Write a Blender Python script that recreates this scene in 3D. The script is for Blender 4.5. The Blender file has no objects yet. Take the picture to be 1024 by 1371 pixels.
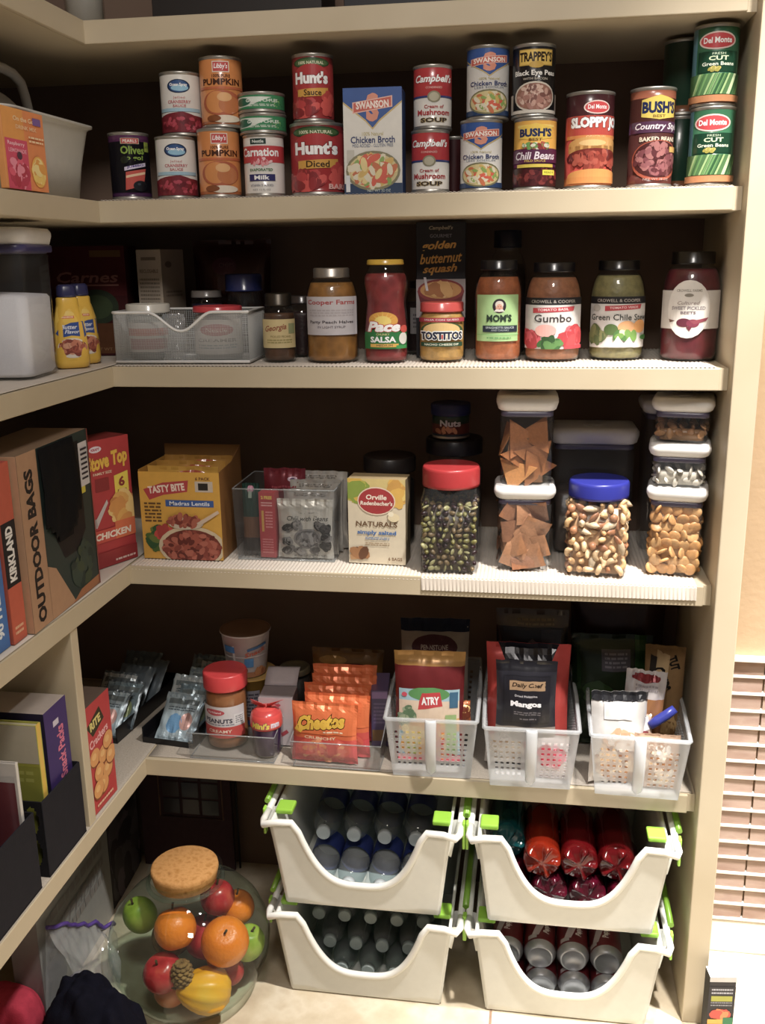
import bpy, math, random
from mathutils import Vector, Matrix, Euler, noise as mnoise
from mathutils.geometry import tessellate_polygon
PI = math.pi
scene = bpy.context.scene
COL = scene.collection

# ------------------------------------------------------------------ colours
def lin(h, a=1.0):
    h = h.lstrip('#')
    if len(h) == 3: h = ''.join(c*2 for c in h)
    o = []
    for i in (0, 2, 4):
        c = int(h[i:i+2], 16) / 255
        o.append(c / 12.92 if c <= .04045 else ((c + .055) / 1.055) ** 2.4)
    return (o[0], o[1], o[2], a)

# ------------------------------------------------------------------ materials
MATS = {}
def nodes(name):
    m = bpy.data.materials.new(name)
    m.use_nodes = True
    nt = m.node_tree
    nt.nodes.clear()
    out = nt.nodes.new('ShaderNodeOutputMaterial')
    return m, nt, out

def N(nt, kind, **kw):
    n = nt.nodes.new(kind)
    for k, v in kw.items():
        if hasattr(n, k) and k not in n.inputs.keys():
            setattr(n, k, v)
        else:
            n.inputs[k].default_value = v
    return n

def attr_mat(name, rough=.5, metal=0., spec=.5, coat=0., vary=.12, vscale=60., bump=0., bscale=200., trans=0., sheen=0., cells=0.):
    m, nt, out = nodes(name)
    L = nt.links.new
    p = N(nt, 'ShaderNodeBsdfPrincipled')
    p.inputs['Roughness'].default_value = rough
    p.inputs['Metallic'].default_value = metal
    p.inputs['Specular IOR Level'].default_value = spec
    p.inputs['Coat Weight'].default_value = coat
    p.inputs['Sheen Weight'].default_value = sheen
    at = N(nt, 'ShaderNodeAttribute'); at.attribute_name = 'Col'
    tc = N(nt, 'ShaderNodeTexCoord')
    if cells:
        tx = N(nt, 'ShaderNodeTexVoronoi'); tx.inputs['Scale'].default_value = cells
        src = tx.outputs['Distance']
    else:
        tx = N(nt, 'ShaderNodeTexNoise'); tx.inputs['Scale'].default_value = vscale; tx.inputs['Detail'].default_value = 3
        src = tx.outputs['Fac']
    L(tc.outputs['Object'], tx.inputs['Vector'])
    mr = N(nt, 'ShaderNodeMapRange')
    mr.inputs['From Min'].default_value = .2; mr.inputs['From Max'].default_value = .8
    mr.inputs['To Min'].default_value = 1 - vary; mr.inputs['To Max'].default_value = 1 + vary
    L(src, mr.inputs['Value'])
    mx = N(nt, 'ShaderNodeMix'); mx.data_type = 'RGBA'; mx.blend_type = 'MULTIPLY'
    mx.inputs[0].default_value = 1
    L(at.outputs['Color'], mx.inputs[6]); L(mr.outputs['Result'], mx.inputs[7])
    hs = N(nt, 'ShaderNodeHueSaturation'); hs.inputs['Saturation'].default_value = .9; hs.inputs['Value'].default_value = .94
    L(mx.outputs[2], hs.inputs['Color']); L(hs.outputs[0], p.inputs['Base Color'])
    if bump:
        nb = N(nt, 'ShaderNodeTexNoise'); nb.inputs['Scale'].default_value = bscale; nb.inputs['Detail'].default_value = 2
        L(tc.outputs['Object'], nb.inputs['Vector'])
        b = N(nt, 'ShaderNodeBump'); b.inputs['Strength'].default_value = bump; b.inputs['Distance'].default_value = .002
        L(nb.outputs['Fac'], b.inputs['Height']); L(b.outputs['Normal'], p.inputs['Normal'])
    L(p.outputs[0], out.inputs[0])
    MATS[name] = m
    return m

def glass_mat(name, tint, dens=.06, rough=.03, ior=1.45):
    """thin-walled clear glass or plastic: tinted see-through plus a Fresnel reflection"""
    m, nt, out = nodes(name)
    L = nt.links.new
    tr = N(nt, 'ShaderNodeBsdfTransparent'); tr.inputs['Color'].default_value = lin(tint)
    gl = N(nt, 'ShaderNodeBsdfGlossy'); gl.inputs['Roughness'].default_value = rough
    lw = N(nt, 'ShaderNodeLayerWeight'); pw = N(nt, 'ShaderNodeMath'); pw.operation = 'POWER'; pw.inputs[1].default_value = 5
    fr = N(nt, 'ShaderNodeMapRange'); fr.inputs['To Min'].default_value = ((ior-1)/(ior+1))**2; fr.inputs['To Max'].default_value = .75
    L(lw.outputs['Facing'], pw.inputs[0]); L(pw.outputs[0], fr.inputs['Value'])
    df = N(nt, 'ShaderNodeBsdfDiffuse'); df.inputs['Color'].default_value = (.8, .82, .82, 1)
    tc = N(nt, 'ShaderNodeTexCoord')
    nz = N(nt, 'ShaderNodeTexNoise'); nz.inputs['Scale'].default_value = 30
    L(tc.outputs['Object'], nz.inputs['Vector'])
    mr = N(nt, 'ShaderNodeMapRange'); mr.inputs['To Min'].default_value = dens * .6; mr.inputs['To Max'].default_value = dens * 1.4
    L(nz.outputs['Fac'], mr.inputs['Value'])
    m1 = N(nt, 'ShaderNodeMixShader'); m2 = N(nt, 'ShaderNodeMixShader')
    L(mr.outputs['Result'], m1.inputs[0]); L(tr.outputs[0], m1.inputs[1]); L(df.outputs[0], m1.inputs[2])
    L(fr.outputs['Result'], m2.inputs[0]); L(m1.outputs[0], m2.inputs[1]); L(gl.outputs[0], m2.inputs[2])
    L(m2.outputs[0], out.inputs[0])
    MATS[name] = m
    return m

def frost_mat(name='frost', lo=.6, hi=.78):
    m, nt, out = nodes(name)
    L = nt.links.new
    p = N(nt, 'ShaderNodeBsdfPrincipled'); p.inputs['Base Color'].default_value = (.80, .82, .84, 1); p.inputs['Roughness'].default_value = .25
    tr = N(nt, 'ShaderNodeBsdfTransparent'); tr.inputs['Color'].default_value = (.95, .96, .97, 1)
    tl = N(nt, 'ShaderNodeBsdfTranslucent'); tl.inputs['Color'].default_value = (.85, .87, .9, 1)
    tc = N(nt, 'ShaderNodeTexCoord'); nz = N(nt, 'ShaderNodeTexNoise'); nz.inputs['Scale'].default_value = 14
    L(tc.outputs['Object'], nz.inputs['Vector'])
    mr = N(nt, 'ShaderNodeMapRange'); mr.inputs['To Min'].default_value = lo; mr.inputs['To Max'].default_value = hi
    L(nz.outputs['Fac'], mr.inputs['Value'])
    m1 = N(nt, 'ShaderNodeMixShader'); m1.inputs[0].default_value = .3
    L(p.outputs[0], m1.inputs[1]); L(tl.outputs[0], m1.inputs[2])
    m2 = N(nt, 'ShaderNodeMixShader')
    L(mr.outputs['Result'], m2.inputs[0]); L(m1.outputs[0], m2.inputs[1]); L(tr.outputs[0], m2.inputs[2])
    L(m2.outputs[0], out.inputs[0])
    MATS[name] = m

def ramp_mat(name, stops, scale=8, rough=.6, bump=.1, kind='noise', detail=6, bscale=None, stretch=(1, 1, 1), spec=.4):
    m, nt, out = nodes(name)
    L = nt.links.new
    p = N(nt, 'ShaderNodeBsdfPrincipled'); p.inputs['Roughness'].default_value = rough; p.inputs['Specular IOR Level'].default_value = spec
    tc = N(nt, 'ShaderNodeTexCoord'); mp = N(nt, 'ShaderNodeMapping'); mp.inputs['Scale'].default_value = stretch
    L(tc.outputs['Object'], mp.inputs['Vector'])
    if kind == 'noise':
        t = N(nt, 'ShaderNodeTexNoise'); t.inputs['Scale'].default_value = scale; t.inputs['Detail'].default_value = detail; o = t.outputs['Fac']
    else:
        t = N(nt, 'ShaderNodeTexVoronoi'); t.inputs['Scale'].default_value = scale; o = t.outputs['Distance']
    L(mp.outputs[0], t.inputs['Vector'])
    r = N(nt, 'ShaderNodeValToRGB')
    e = r.color_ramp.elements
    while len(e) < len(stops): e.new(.5)
    for i, (pos, c) in enumerate(stops):
        e[i].position = pos; e[i].color = lin(c)
    L(o, r.inputs[0]); L(r.outputs[0], p.inputs['Base Color'])
    if bump:
        t2 = N(nt, 'ShaderNodeTexNoise'); t2.inputs['Scale'].default_value = bscale or scale * 8
        L(mp.outputs[0], t2.inputs['Vector'])
        b = N(nt, 'ShaderNodeBump'); b.inputs['Strength'].default_value = bump; b.inputs['Distance'].default_value = .002
        L(t2.outputs['Fac'], b.inputs['Height']); L(b.outputs[0], p.inputs['Normal'])
    L(p.outputs[0], out.inputs[0])
    MATS[name] = m
    return m

attr_mat('paper', .55, vary=.06)
attr_mat('gloss', .28, coat=.25, vary=.05)
attr_mat('matte', .85, vary=.1, spec=.2, bump=.15)
attr_mat('cloth', .95, vary=.18, spec=.1, bump=.35, bscale=420, sheen=.0)
attr_mat('foil', .27, metal=.25, vary=.08, bump=.12, bscale=45)
attr_mat('plastic', .32, vary=.04)
attr_mat('metal', .38, metal=.8, vary=.08)
attr_mat('food', .45, vary=.35, vscale=90, bump=.4, bscale=160)
attr_mat('lumpy', .35, vary=.22, cells=52, bump=.3, bscale=120)
attr_mat('nut', .4, vary=.18, vscale=220, bump=.25, bscale=500)
attr_mat('granular', .8, vary=.08, vscale=900, bump=.3, bscale=1500)
glass_mat('glass', '#f8faf9', .008)
glass_mat('glass_green', '#eef6f2', .012)
glass_mat('clear_plastic', '#f8f9fa', .022, .06)
glass_mat('film', '#f4f5f7', .2, .12, 1.8)
glass_mat('bottle_plastic', '#e8eeee', .03, .06)
frost_mat()
frost_mat('frost_pull', .15, .3)
ramp_mat('cream_paint', [(.3, '#baac92'), (.7, '#c5b89f')], 5, .5, .04, bscale=300)
ramp_mat('wall_paint', [(.3, '#705c50'), (.7, '#7a675a')], 6, .9, .25, bscale=60)
ramp_mat('orange_peel', [(.3, '#b89c7c'), (.7, '#c2a888')], 7, .8, .45, bscale=70)
ramp_mat('stone_tile', [(.25, '#b5a48a'), (.5, '#cbbda4'), (.62, '#d6cab4'), (.8, '#bfae93')], 14, .45, .1, bscale=160)
ramp_mat('grout', [(.3, '#8a6f5c'), (.7, '#99806a')], 40, .9, .2)
ramp_mat('glazed_tile', [(.3, '#94796c'), (.6, '#ad978a'), (.8, '#957870')], 9, .15, .25, bscale=25, stretch=(1, 1, 3))
ramp_mat('pale_joint', [(.3, '#e6dfd0'), (.7, '#efe9dc')], 30, .4, .1)
ramp_mat('ribbed_liner', [(.3, '#cfc6ba'), (.7, '#d8cfc4')], 20, .55, .05)
ramp_mat('grip_liner', [(.3, '#a79d90'), (.7, '#b9afa2')], 320, .8, .5, bscale=700)
ramp_mat('cork', [(.3, '#a9773f'), (.5, '#c2915a'), (.62, '#b5834c'), (.8, '#8a5d30')], 70, .85, .4)
ramp_mat('orange_rind', [(.3, '#d9711a'), (.7, '#e88428')], 20, .35, .5, bscale=140)
ramp_mat('apple_skin', [(.25, '#8c1c1e'), (.55, '#b03034'), (.8, '#c8604a')], 14, .25, .05, stretch=(3, 3, .6))
ramp_mat('squash_rind', [(.25, '#c67f14'), (.55, '#e0a52a'), (.8, '#d8b84a')], 12, .35, .15)
ramp_mat('green_rind', [(.25, '#5c7a22'), (.5, '#8aa23a'), (.75, '#b8bf62')], 16, .4, .1)
ramp_mat('dry_seed', [(.3, '#5e4324'), (.7, '#9c7a48')], 60, .8, .6)
ramp_mat('salmon_skin', [(.3, '#c05a3a'), (.7, '#d98a62')], 14, .35, .1)

# ------------------------------------------------------------------ mesh builder
class MB:
    def __init__(s): s.v = []; s.f = []; s.c = []; s.sm = []
    def add(s, vs, fs, col, smooth=False):
        b = len(s.v); s.v += [tuple(q) for q in vs]
        c = lin(col) if isinstance(col, str) else col
        for f in fs:
            s.f.append(tuple(b + i for i in f)); s.c.append(c); s.sm.append(smooth)
        return s
    def box(s, x0, x1, y0, y1, z0, z1, col='#ffffff', faces=None):
        vs = [(x0,y0,z0),(x1,y0,z0),(x1,y1,z0),(x0,y1,z0),(x0,y0,z1),(x1,y0,z1),(x1,y1,z1),(x0,y1,z1)]
        fs = [(3,2,1,0),(4,5,6,7),(0,1,5,4),(1,2,6,5),(2,3,7,6),(3,0,4,7)]   # bottom top front right back left
        if faces is None: return s.add(vs, fs, col)
        b = len(s.v); s.v += vs
        for f, c in zip(fs, faces):
            if c is None: continue
            s.f.append(tuple(b + i for i in f)); s.c.append(lin(c)); s.sm.append(False)
        return s
    def rings(s, rings, col, smooth=True, cap0=True, cap1=True, closed=True):
        """loft between equal-length rings of points; col: one colour or a list per band"""
        n = len(rings[0]); b = len(s.v)
        for r in rings: s.v += [tuple(q) for q in r]
        for i in range(len(rings) - 1):
            c = lin(col[i]) if isinstance(col, list) else lin(col)
            for j in range(n if closed else n - 1):
                k = (j + 1) % n
                s.f.append((b+i*n+j, b+i*n+k, b+(i+1)*n+k, b+(i+1)*n+j)); s.c.append(c); s.sm.append(smooth)
        c0 = lin(col[0]) if isinstance(col, list) else lin(col)
        c1 = lin(col[-1]) if isinstance(col, list) else lin(col)
        if cap0: s.f.append(tuple(b + j for j in reversed(range(n)))); s.c.append(c0); s.sm.append(False)
        if cap1: s.f.append(tuple(b + (len(rings)-1)*n + j for j in range(n))); s.c.append(c1); s.sm.append(False)
        return s
    def lathe(s, prof, col, n=40, cap0=True, cap1=True, M=None, smooth=True):
        rs = []
        for r, z in prof:
            r = max(r, 1e-5)
            ring = [Vector((r*math.cos(2*PI*j/n), r*math.sin(2*PI*j/n), z)) for j in range(n)]
            rs.append([M @ q for q in ring] if M else ring)
        return s.rings(rs, col, smooth, cap0, cap1)
    def squircle(s, prof, col, rc=.3, n=8, cap0=True, cap1=True, M=None, smooth=True):
        """like lathe with a rounded-rectangle section: prof of (half width, half depth, z)"""
        rs = []
        for a, b, z in prof:
            ring = []
            r = rc * min(a, b)
            for q, (sx, sy) in enumerate(((1, 1), (-1, 1), (-1, -1), (1, -1))):
                for j in range(n + 1):
                    t = PI/2*q + PI/2*j/n
                    ring.append(Vector((sx*(a-r) + r*math.cos(t), sy*(b-r) + r*math.sin(t), z)))
            rs.append([M @ q for q in ring] if M else ring)
        return s.rings(rs, col, smooth, cap0, cap1)
    def tube(s, pts, r, col, n=8, closed=False):
        pts = [Vector(p) for p in pts]; rs = []; m = len(pts)
        up = None
        for i, p in enumerate(pts):
            a = pts[(i-1) % m] if closed or i else pts[0]
            b = pts[(i+1) % m] if closed or i < m-1 else pts[-1]
            t = (b - a).normalized()
            if up is None: up = Vector((0,0,1)) if abs(t.z) < .9 else Vector((0,1,0))
            side = t.cross(up).normalized(); u2 = side.cross(t).normalized(); up = u2
            rr = r[i] if isinstance(r, (list, tuple)) else r
            rs.append([p + side*rr*math.cos(2*PI*j/n) + u2*rr*math.sin(2*PI*j/n) for j in range(n)])
        if closed: rs.append(rs[0]); return s.rings(rs, col, True, False, False)
        return s.rings(rs, col, True)
    def ell(s, c, r, col, n=16, m=10, M=None):
        prof = []
        for i in range(m + 1):
            t = -PI/2 + PI*i/m
            prof.append((math.cos(t), math.sin(t)))
        c = Vector(c); rs = []
        for q, z in prof:
            q = max(q, 1e-4)
            ring = [Vector((r[0]*q*math.cos(2*PI*j/n), r[1]*q*math.sin(2*PI*j/n), r[2]*z)) for j in range(n)]
            rs.append([c + (M @ p if M else p) for p in ring])
        return s.rings(rs, col, True)
    def grid(s, f, nu, nv, col, smooth=True):
        b = len(s.v)
        for j in range(nv + 1):
            for i in range(nu + 1): s.v.append(tuple(f(i/nu, j/nv)))
        for j in range(nv):
            for i in range(nu):
                c = col(i/nu + .5/nu, j/nv + .5/nv) if callable(col) else col
                if c is None: continue
                a = b + j*(nu+1) + i
                s.f.append((a, a+1, a+nu+2, a+nu+1)); s.c.append(lin(c)); s.sm.append(smooth)
        return s
    def prism(s, pts, y0, y1, col, axis='y'):
        """extrude an outline of (a, b) pairs; axis y: (x,z) outline; axis x: (y,z); axis z: (x,y)"""
        n = len(pts)
        mk = {'y': lambda p, t: (p[0], t, p[1]), 'x': lambda p, t: (t, p[0], p[1]), 'z': lambda p, t: (p[0], p[1], t)}[axis]
        vs = [mk(p, y0) for p in pts] + [mk(p, y1) for p in pts]
        tri = tessellate_polygon([[Vector((p[0], p[1], 0)) for p in pts]])
        fs = [tuple(t) for t in tri] + [tuple(n + i for i in reversed(t)) for t in tri]
        fs += [(i, (i+1) % n, n + (i+1) % n, n + i) for i in range(n)]
        return s.add(vs, fs, col)
    def build(s, name, mat, parent=None, loc=(0,0,0), rot=(0,0,0), bevel=0, solid=0, sub=0):
        me = bpy.data.meshes.new(name)
        me.from_pydata(s.v, [], s.f)
        at = me.color_attributes.new('Col', 'FLOAT_COLOR', 'CORNER')
        buf = []
        for p, c in zip(s.f, s.c): buf += list(c) * len(p)
        at.data.foreach_set('color', buf)
        me.polygons.foreach_set('use_smooth', s.sm)
        me.materials.append(MATS[mat])
        me.update()
        o = bpy.data.objects.new(name, me); COL.objects.link(o)
        o.location = loc; o.rotation_euler = rot
        if parent: o.parent = parent
        if solid:
            m = o.modifiers.new('s', 'SOLIDIFY'); m.thickness = solid; m.offset = 0
        if bevel:
            m = o.modifiers.new('b', 'BEVEL'); m.width = bevel; m.segments = 2; m.limit_method = 'ANGLE'; m.angle_limit = .7
        if sub:
            m = o.modifiers.new('u', 'SUBSURF'); m.levels = m.render_levels = sub
        return o

def tag(o, label, cat, group=None, kind=None):
    if kind: o['kind'] = kind
    if label: o['label'] = label
    if cat: o['category'] = cat
    if group: o['group'] = group
    return o
def thing(name, label, cat, loc=(0,0,0), rot=0, group=None):
    o = bpy.data.objects.new(name, None); COL.objects.link(o)
    o.empty_display_size = .02
    o.location = loc
    o.rotation_euler = rot if isinstance(rot, (tuple, list)) else (0, 0, rot)
    return tag(o, label, cat, group)
def dup(root, label, loc, rot=None, group=None):
    r = root.copy(); COL.objects.link(r); r.location = loc
    if rot is not None: r.rotation_euler = rot if isinstance(rot, (tuple, list)) else (0, 0, rot)
    r['label'] = label
    if group: r['group'] = group
    for ch in list(root.children):
        c = ch.copy(); COL.objects.link(c); c.parent = r
        for g in list(ch.children):
            d = g.copy(); COL.objects.link(d); d.parent = c
    return r
def facing(x, y, k=.7):
    return math.atan2(.77 - x, 1.68 + y) * k

# ------------------------------------------------------------------ printing on surfaces
TXT = {}
def text_tris(s, shear=0, bold=0):
    key = (s, shear, bold)
    if key not in TXT:
        cu = bpy.data.curves.new('lettering', 'FONT'); cu.body = s; cu.size = 1; cu.shear = shear; cu.offset = bold
        cu.resolution_u = 2; cu.align_x = 'LEFT'
        ob = bpy.data.objects.new('lettering', cu); COL.objects.link(ob)
        dg = bpy.context.evaluated_depsgraph_get()
        me = bpy.data.meshes.new_from_object(ob.evaluated_get(dg))
        vs = [(v.co.x, v.co.y) for v in me.vertices]
        fs = [tuple(p.vertices) for p in me.polygons]
        bpy.data.objects.remove(ob); bpy.data.curves.remove(cu); bpy.data.meshes.remove(me)
        if vs:
            x0 = min(v[0] for v in vs); x1 = max(v[0] for v in vs); y0 = min(v[1] for v in vs); y1 = max(v[1] for v in vs)
        else: x0 = y0 = 0; x1 = y1 = 1
        TXT[key] = (vs, fs, x0, x1, y0, y1)
    return TXT[key]

def clip(poly, ax, lo, hi):
    for sgn, lim in ((1, lo), (-1, hi)):
        out = []; n = len(poly)
        for i in range(n):
            a, b = poly[i], poly[(i+1) % n]
            da, db = sgn*(a[ax]-lim), sgn*(b[ax]-lim)
            if da >= 0: out.append(a)
            if (da > 0 > db) or (da < 0 < db):
                t = da/(da-db); out.append((a[0]+t*(b[0]-a[0]), a[1]+t*(b[1]-a[1])))
        poly = out
        if len(poly) < 3: return []
    return poly

class Ink:
    """flat shapes and lettering laid in thin layers on a surface; u, v run 0..1 over w x h metres"""
    def __init__(s, fmap, w, h, nu=1, nv=1, step=.00009):
        s.map, s.w, s.h, s.nu, s.nv, s.step = fmap, w, h, nu, nv, step
        s.lay = 1; s.mb = MB()
    def _poly(s, poly, col, lay):
        us = [p[0] for p in poly]; vs = [p[1] for p in poly]
        i0 = max(0, int(math.floor(min(us)*s.nu))); i1 = min(s.nu-1, int(math.floor(max(us)*s.nu - 1e-9)))
        j0 = max(0, int(math.floor(min(vs)*s.nv))); j1 = min(s.nv-1, int(math.floor(max(vs)*s.nv - 1e-9)))
        for i in range(i0, i1+1):
            q = clip(poly, 0, i/s.nu, (i+1)/s.nu)
            if not q: continue
            for j in range(j0, j1+1):
                r = clip(q, 1, j/s.nv, (j+1)/s.nv)
                if len(r) >= 3:
                    s.mb.add([s.map(a, b, lay*s.step) for a, b in r], [tuple(range(len(r)))], col)
    def _lay(s, same):
        if not same: s.lay += 1
        return s.lay
    def rect(s, u0, v0, u1, v1, col, same=False):
        s._poly([(u0,v0),(u1,v0),(u1,v1),(u0,v1)], col, s._lay(same)); return s
    def ell(s, u, v, ru, rv, col, n=24, rot=0, same=False):
        A = s.w / s.h; P = []
        for k in range(n):
            a, b = ru*math.cos(2*PI*k/n)*A, rv*math.sin(2*PI*k/n)
            P.append((u + (a*math.cos(rot)-b*math.sin(rot))/A, v + a*math.sin(rot)+b*math.cos(rot)))
        s._poly(P, col, s._lay(same)); return s
    def poly(s, P, col, same=False):
        l = s._lay(same)
        if len(P) <= 4: s._poly(P, col, l)
        else:
            for t in tessellate_polygon([[Vector((a, b, 0)) for a, b in P]]): s._poly([P[i] for i in t], col, l)
        return s
    def text(s, t, u, v, w, h, col, bold=0., shear=0., rot=0., edge=None, ew=.04, same=False):
        """fit the lettering into a box w x h (fractions) centred on u, v; w None keeps the natural width"""
        if edge: s.text(t, u, v, None if w is None else w*(1+ew*.6), h*(1+ew*2.2), edge, bold+ew, shear, rot, same=same)
        l = s._lay(same and not edge)
        vs, fs, x0, x1, y0, y1 = text_tris(t, shear, bold)
        A = s.w / s.h
        H = h; Wd = (w if w is not None else h*(x1-x0)/max(y1-y0, 1e-6)/A)
        def tr(p):
            a = ((p[0]-x0)/(x1-x0)-.5)*Wd*A; b = ((p[1]-y0)/max(y1-y0, 1e-6)-.5)*H
            return (u + (a*math.cos(rot)-b*math.sin(rot))/A, v + a*math.sin(rot)+b*math.cos(rot))
        P = [tr(p) for p in vs]
        for f in fs: s._poly([P[i] for i in f], col, l)
        return s
    def blobs(s, u, v, ru, rv, n, size, cols, seed=1, elong=1.4, layers=3):
        """a heap of little food shapes inside an ellipse"""
        R = random.Random(seed); A = s.w/s.h
        for k in range(n):
            if k % max(1, n//layers) == 0: s.lay += 1
            while True:
                a, b = R.uniform(-1, 1), R.uniform(-1, 1)
                if a*a+b*b < 1: break
            z = size*R.uniform(.7, 1.2); s.lay += .05
            s.ell(u+a*(ru-z/A*.5), v+b*(rv-z*.5), z/A*elong*.7, z*.6, R.choice(cols), 9, R.uniform(0, PI), same=True)
        return s
    def lines(s, u0, v0, u1, v1, n, col, seed=1, frac=.5):
        R = random.Random(seed); l = s._lay(False)
        for k in range(n):
            v = v1 + (v0-v1)*(k+.5)/n; d = (v1-v0)/n*frac*.5; u = u0
            while u < u1 - .01:
                e = min(u1, u + R.uniform(.03, .1)); s._poly([(u,v-d),(e,v-d),(e,v+d),(u,v+d)], col, l); u = e + .015
        return s
    def oval_frame(s, u, v, ru, rv, outer, inner, k=.85):
        s.ell(u, v, ru, rv, outer); s.ell(u, v, ru*k, rv*k, inner); return s
    def bold_script(s, *a, **k):
        k.setdefault('shear', .25); return s.text(*a, **k)
    def build(s, parent, mat='paper', name='printed_pattern'):
        if s.mb.f: return s.mb.build(name, mat, parent)

def cyl_map(R, z0, z1, span):
    def f(u, v, h):
        t = (u-.5)*span; r = R + h
        return (r*math.sin(t), -r*math.cos(t), z0 + v*(z1-z0))
    return f
def flat_map(o, du, dv):
    o, du, dv = Vector(o), Vector(du), Vector(dv); n = du.cross(dv).normalized()
    return lambda u, v, h: o + du*u + dv*v + n*h

# ------------------------------------------------------------------ package kinds
def make_can(name, label, x, y, z, R, H, bands, art=None, face=None, cat='can', group=None, top='#b9b6ae', span=2.9, tz=.006, mat='gloss'):
    t = thing(name, label, cat, (x, y, z), facing(x, y) if face is None else face, group)
    r = R - .0015
    MB().lathe([(0,.003),(R-.005,.003),(R-.003,0),(R-.0005,.0008),(R,.002),(R-.0004,.0042),(r,.0055),(r,H-.0055),(R-.0004,H-.0042),(R,H-.002),(R-.0005,H-.0006),(R-.0025,H),(R-.004,H-.004),(R*.75,H-.0045),(R*.72,H-.0035),(0,H-.0035)], top, 44).build('metal_body', 'metal', t)
    a, b = tz, H - tz
    prof = []; cols = []
    bl = sorted(bands)
    for v0, v1, c in bl:
        prof += [(r+.0004, a+(b-a)*v0), (r+.0004, a+(b-a)*v1)]; cols += [c, c]
    lab = MB().lathe(prof, cols[:-1], 44, False, False).build('label', mat, t)
    if art:
        k = Ink(cyl_map(r+.0005, a, b, span), r*span, b-a, 26, 1)
        art(k); k.build(lab, mat)
    return t

def make_carton(name, label, x, y, z, w, d, h, col, art=None, side=None, rot=0, cat='box', group=None, faces=None, mat='paper', sideface='right', topart=None, part='carton'):
    """x, y: middle of the front bottom edge; local -y is the front"""
    t = thing(name, label, cat, (x, y, z), rot, group)
    m = MB()
    m.box(-w/2, w/2, 0, d, 0, h, col, faces)
    b = m.build(part, mat, t, bevel=.0012)
    if art:
        k = Ink(flat_map((-w/2, -.0003, 0), (w,0,0), (0,0,h)), w, h); art(k); k.build(b, mat)
    if side:
        if sideface == 'right': fm = flat_map((w/2+.0003, 0, 0), (0,d,0), (0,0,h))
        else: fm = flat_map((-w/2-.0003, d, 0), (0,-d,0), (0,0,h))
        k = Ink(fm, d, h); side(k); k.build(b, mat, 'side_printed_pattern')
    if topart:
        k = Ink(flat_map((-w/2, 0, h+.0003), (w,0,0), (0,d,0)), w, d); topart(k); k.build(b, mat, 'top_printed_pattern')
    return t

def make_jar(name, label, x, y, z, prof, fill, fcol, lid, lab=None, face=None, cat='jar', glass='glass', fmat='food', group=None, label_col=None, n=44, inset=.0025, tophat=True):
    """prof: glass profile (r, z) from the base up; fill: level of the contents; lid: (colour, radius, z0, z1, kind); lab: (r, z0, z1, span, colour, art)"""
    t = thing(name, label, cat, (x, y, z), facing(x, y) if face is None else face, group)
    MB().lathe(prof, '#ffffff', n, True, False).build('glass_body', glass, t)
    if fill:
        pf = [(0, prof[0][1] + .003)]
        for r, zz in prof:
            if r - inset <= 0: continue
            if zz + .003 < fill: pf.append((r-inset, max(zz, prof[0][1] + .003)))
            else:
                r0, z0 = pf[-1]; k = (fill-z0)/max(zz-z0, 1e-6); pf.append((r0+(r-inset-r0)*min(1, k), fill)); break
        pf.append((0, fill + .001))
        MB().lathe(pf, fcol, n).build('contents', fmat, t)
    if lid:
        c, r, z0, z1, kind = lid
        m = MB()
        if kind == 'ridged':
            nn = 72; rs = []
            for zz, k in ((z0, 1), (z0+.002, 1), (z1-.003, 1), (z1, .95)):
                rs.append([(r*k*(1+.012*(j % 2))*math.cos(2*PI*j/nn), r*k*(1+.012*(j % 2))*math.sin(2*PI*j/nn), zz) for j in range(nn)])
            m.rings(rs, c)
        else:
            m.lathe([(r-.001, z0), (r+.0006, z0+.001), (r+.0006, z0+.003), (r, z0+.004), (r, z1-.002), (r-.002, z1), (r*.8, z1), (r*.78, z1-.001), (0, z1-.001)], c, n)
        m.build('lid', 'metal' if kind == 'metal' else 'plastic' if kind == 'ridged' else 'gloss', t)
    if lab:
        r, z0, z1, span, col, art = lab
        m = MB()
        m.grid(lambda u, v: ((r+.0008)*math.sin((u-.5)*span), -(r+.0008)*math.cos((u-.5)*span), z0+(z1-z0)*v), 26, 1, col if col else '#ffffff')
        if col:
            lb = m.build('label', 'paper', t)
        else: lb = t
        k = Ink(cyl_map(r+.0009, z0, z1, span), r*span, z1-z0, 22, 1); art(k); k.build(lb, 'paper')
    return t

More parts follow.
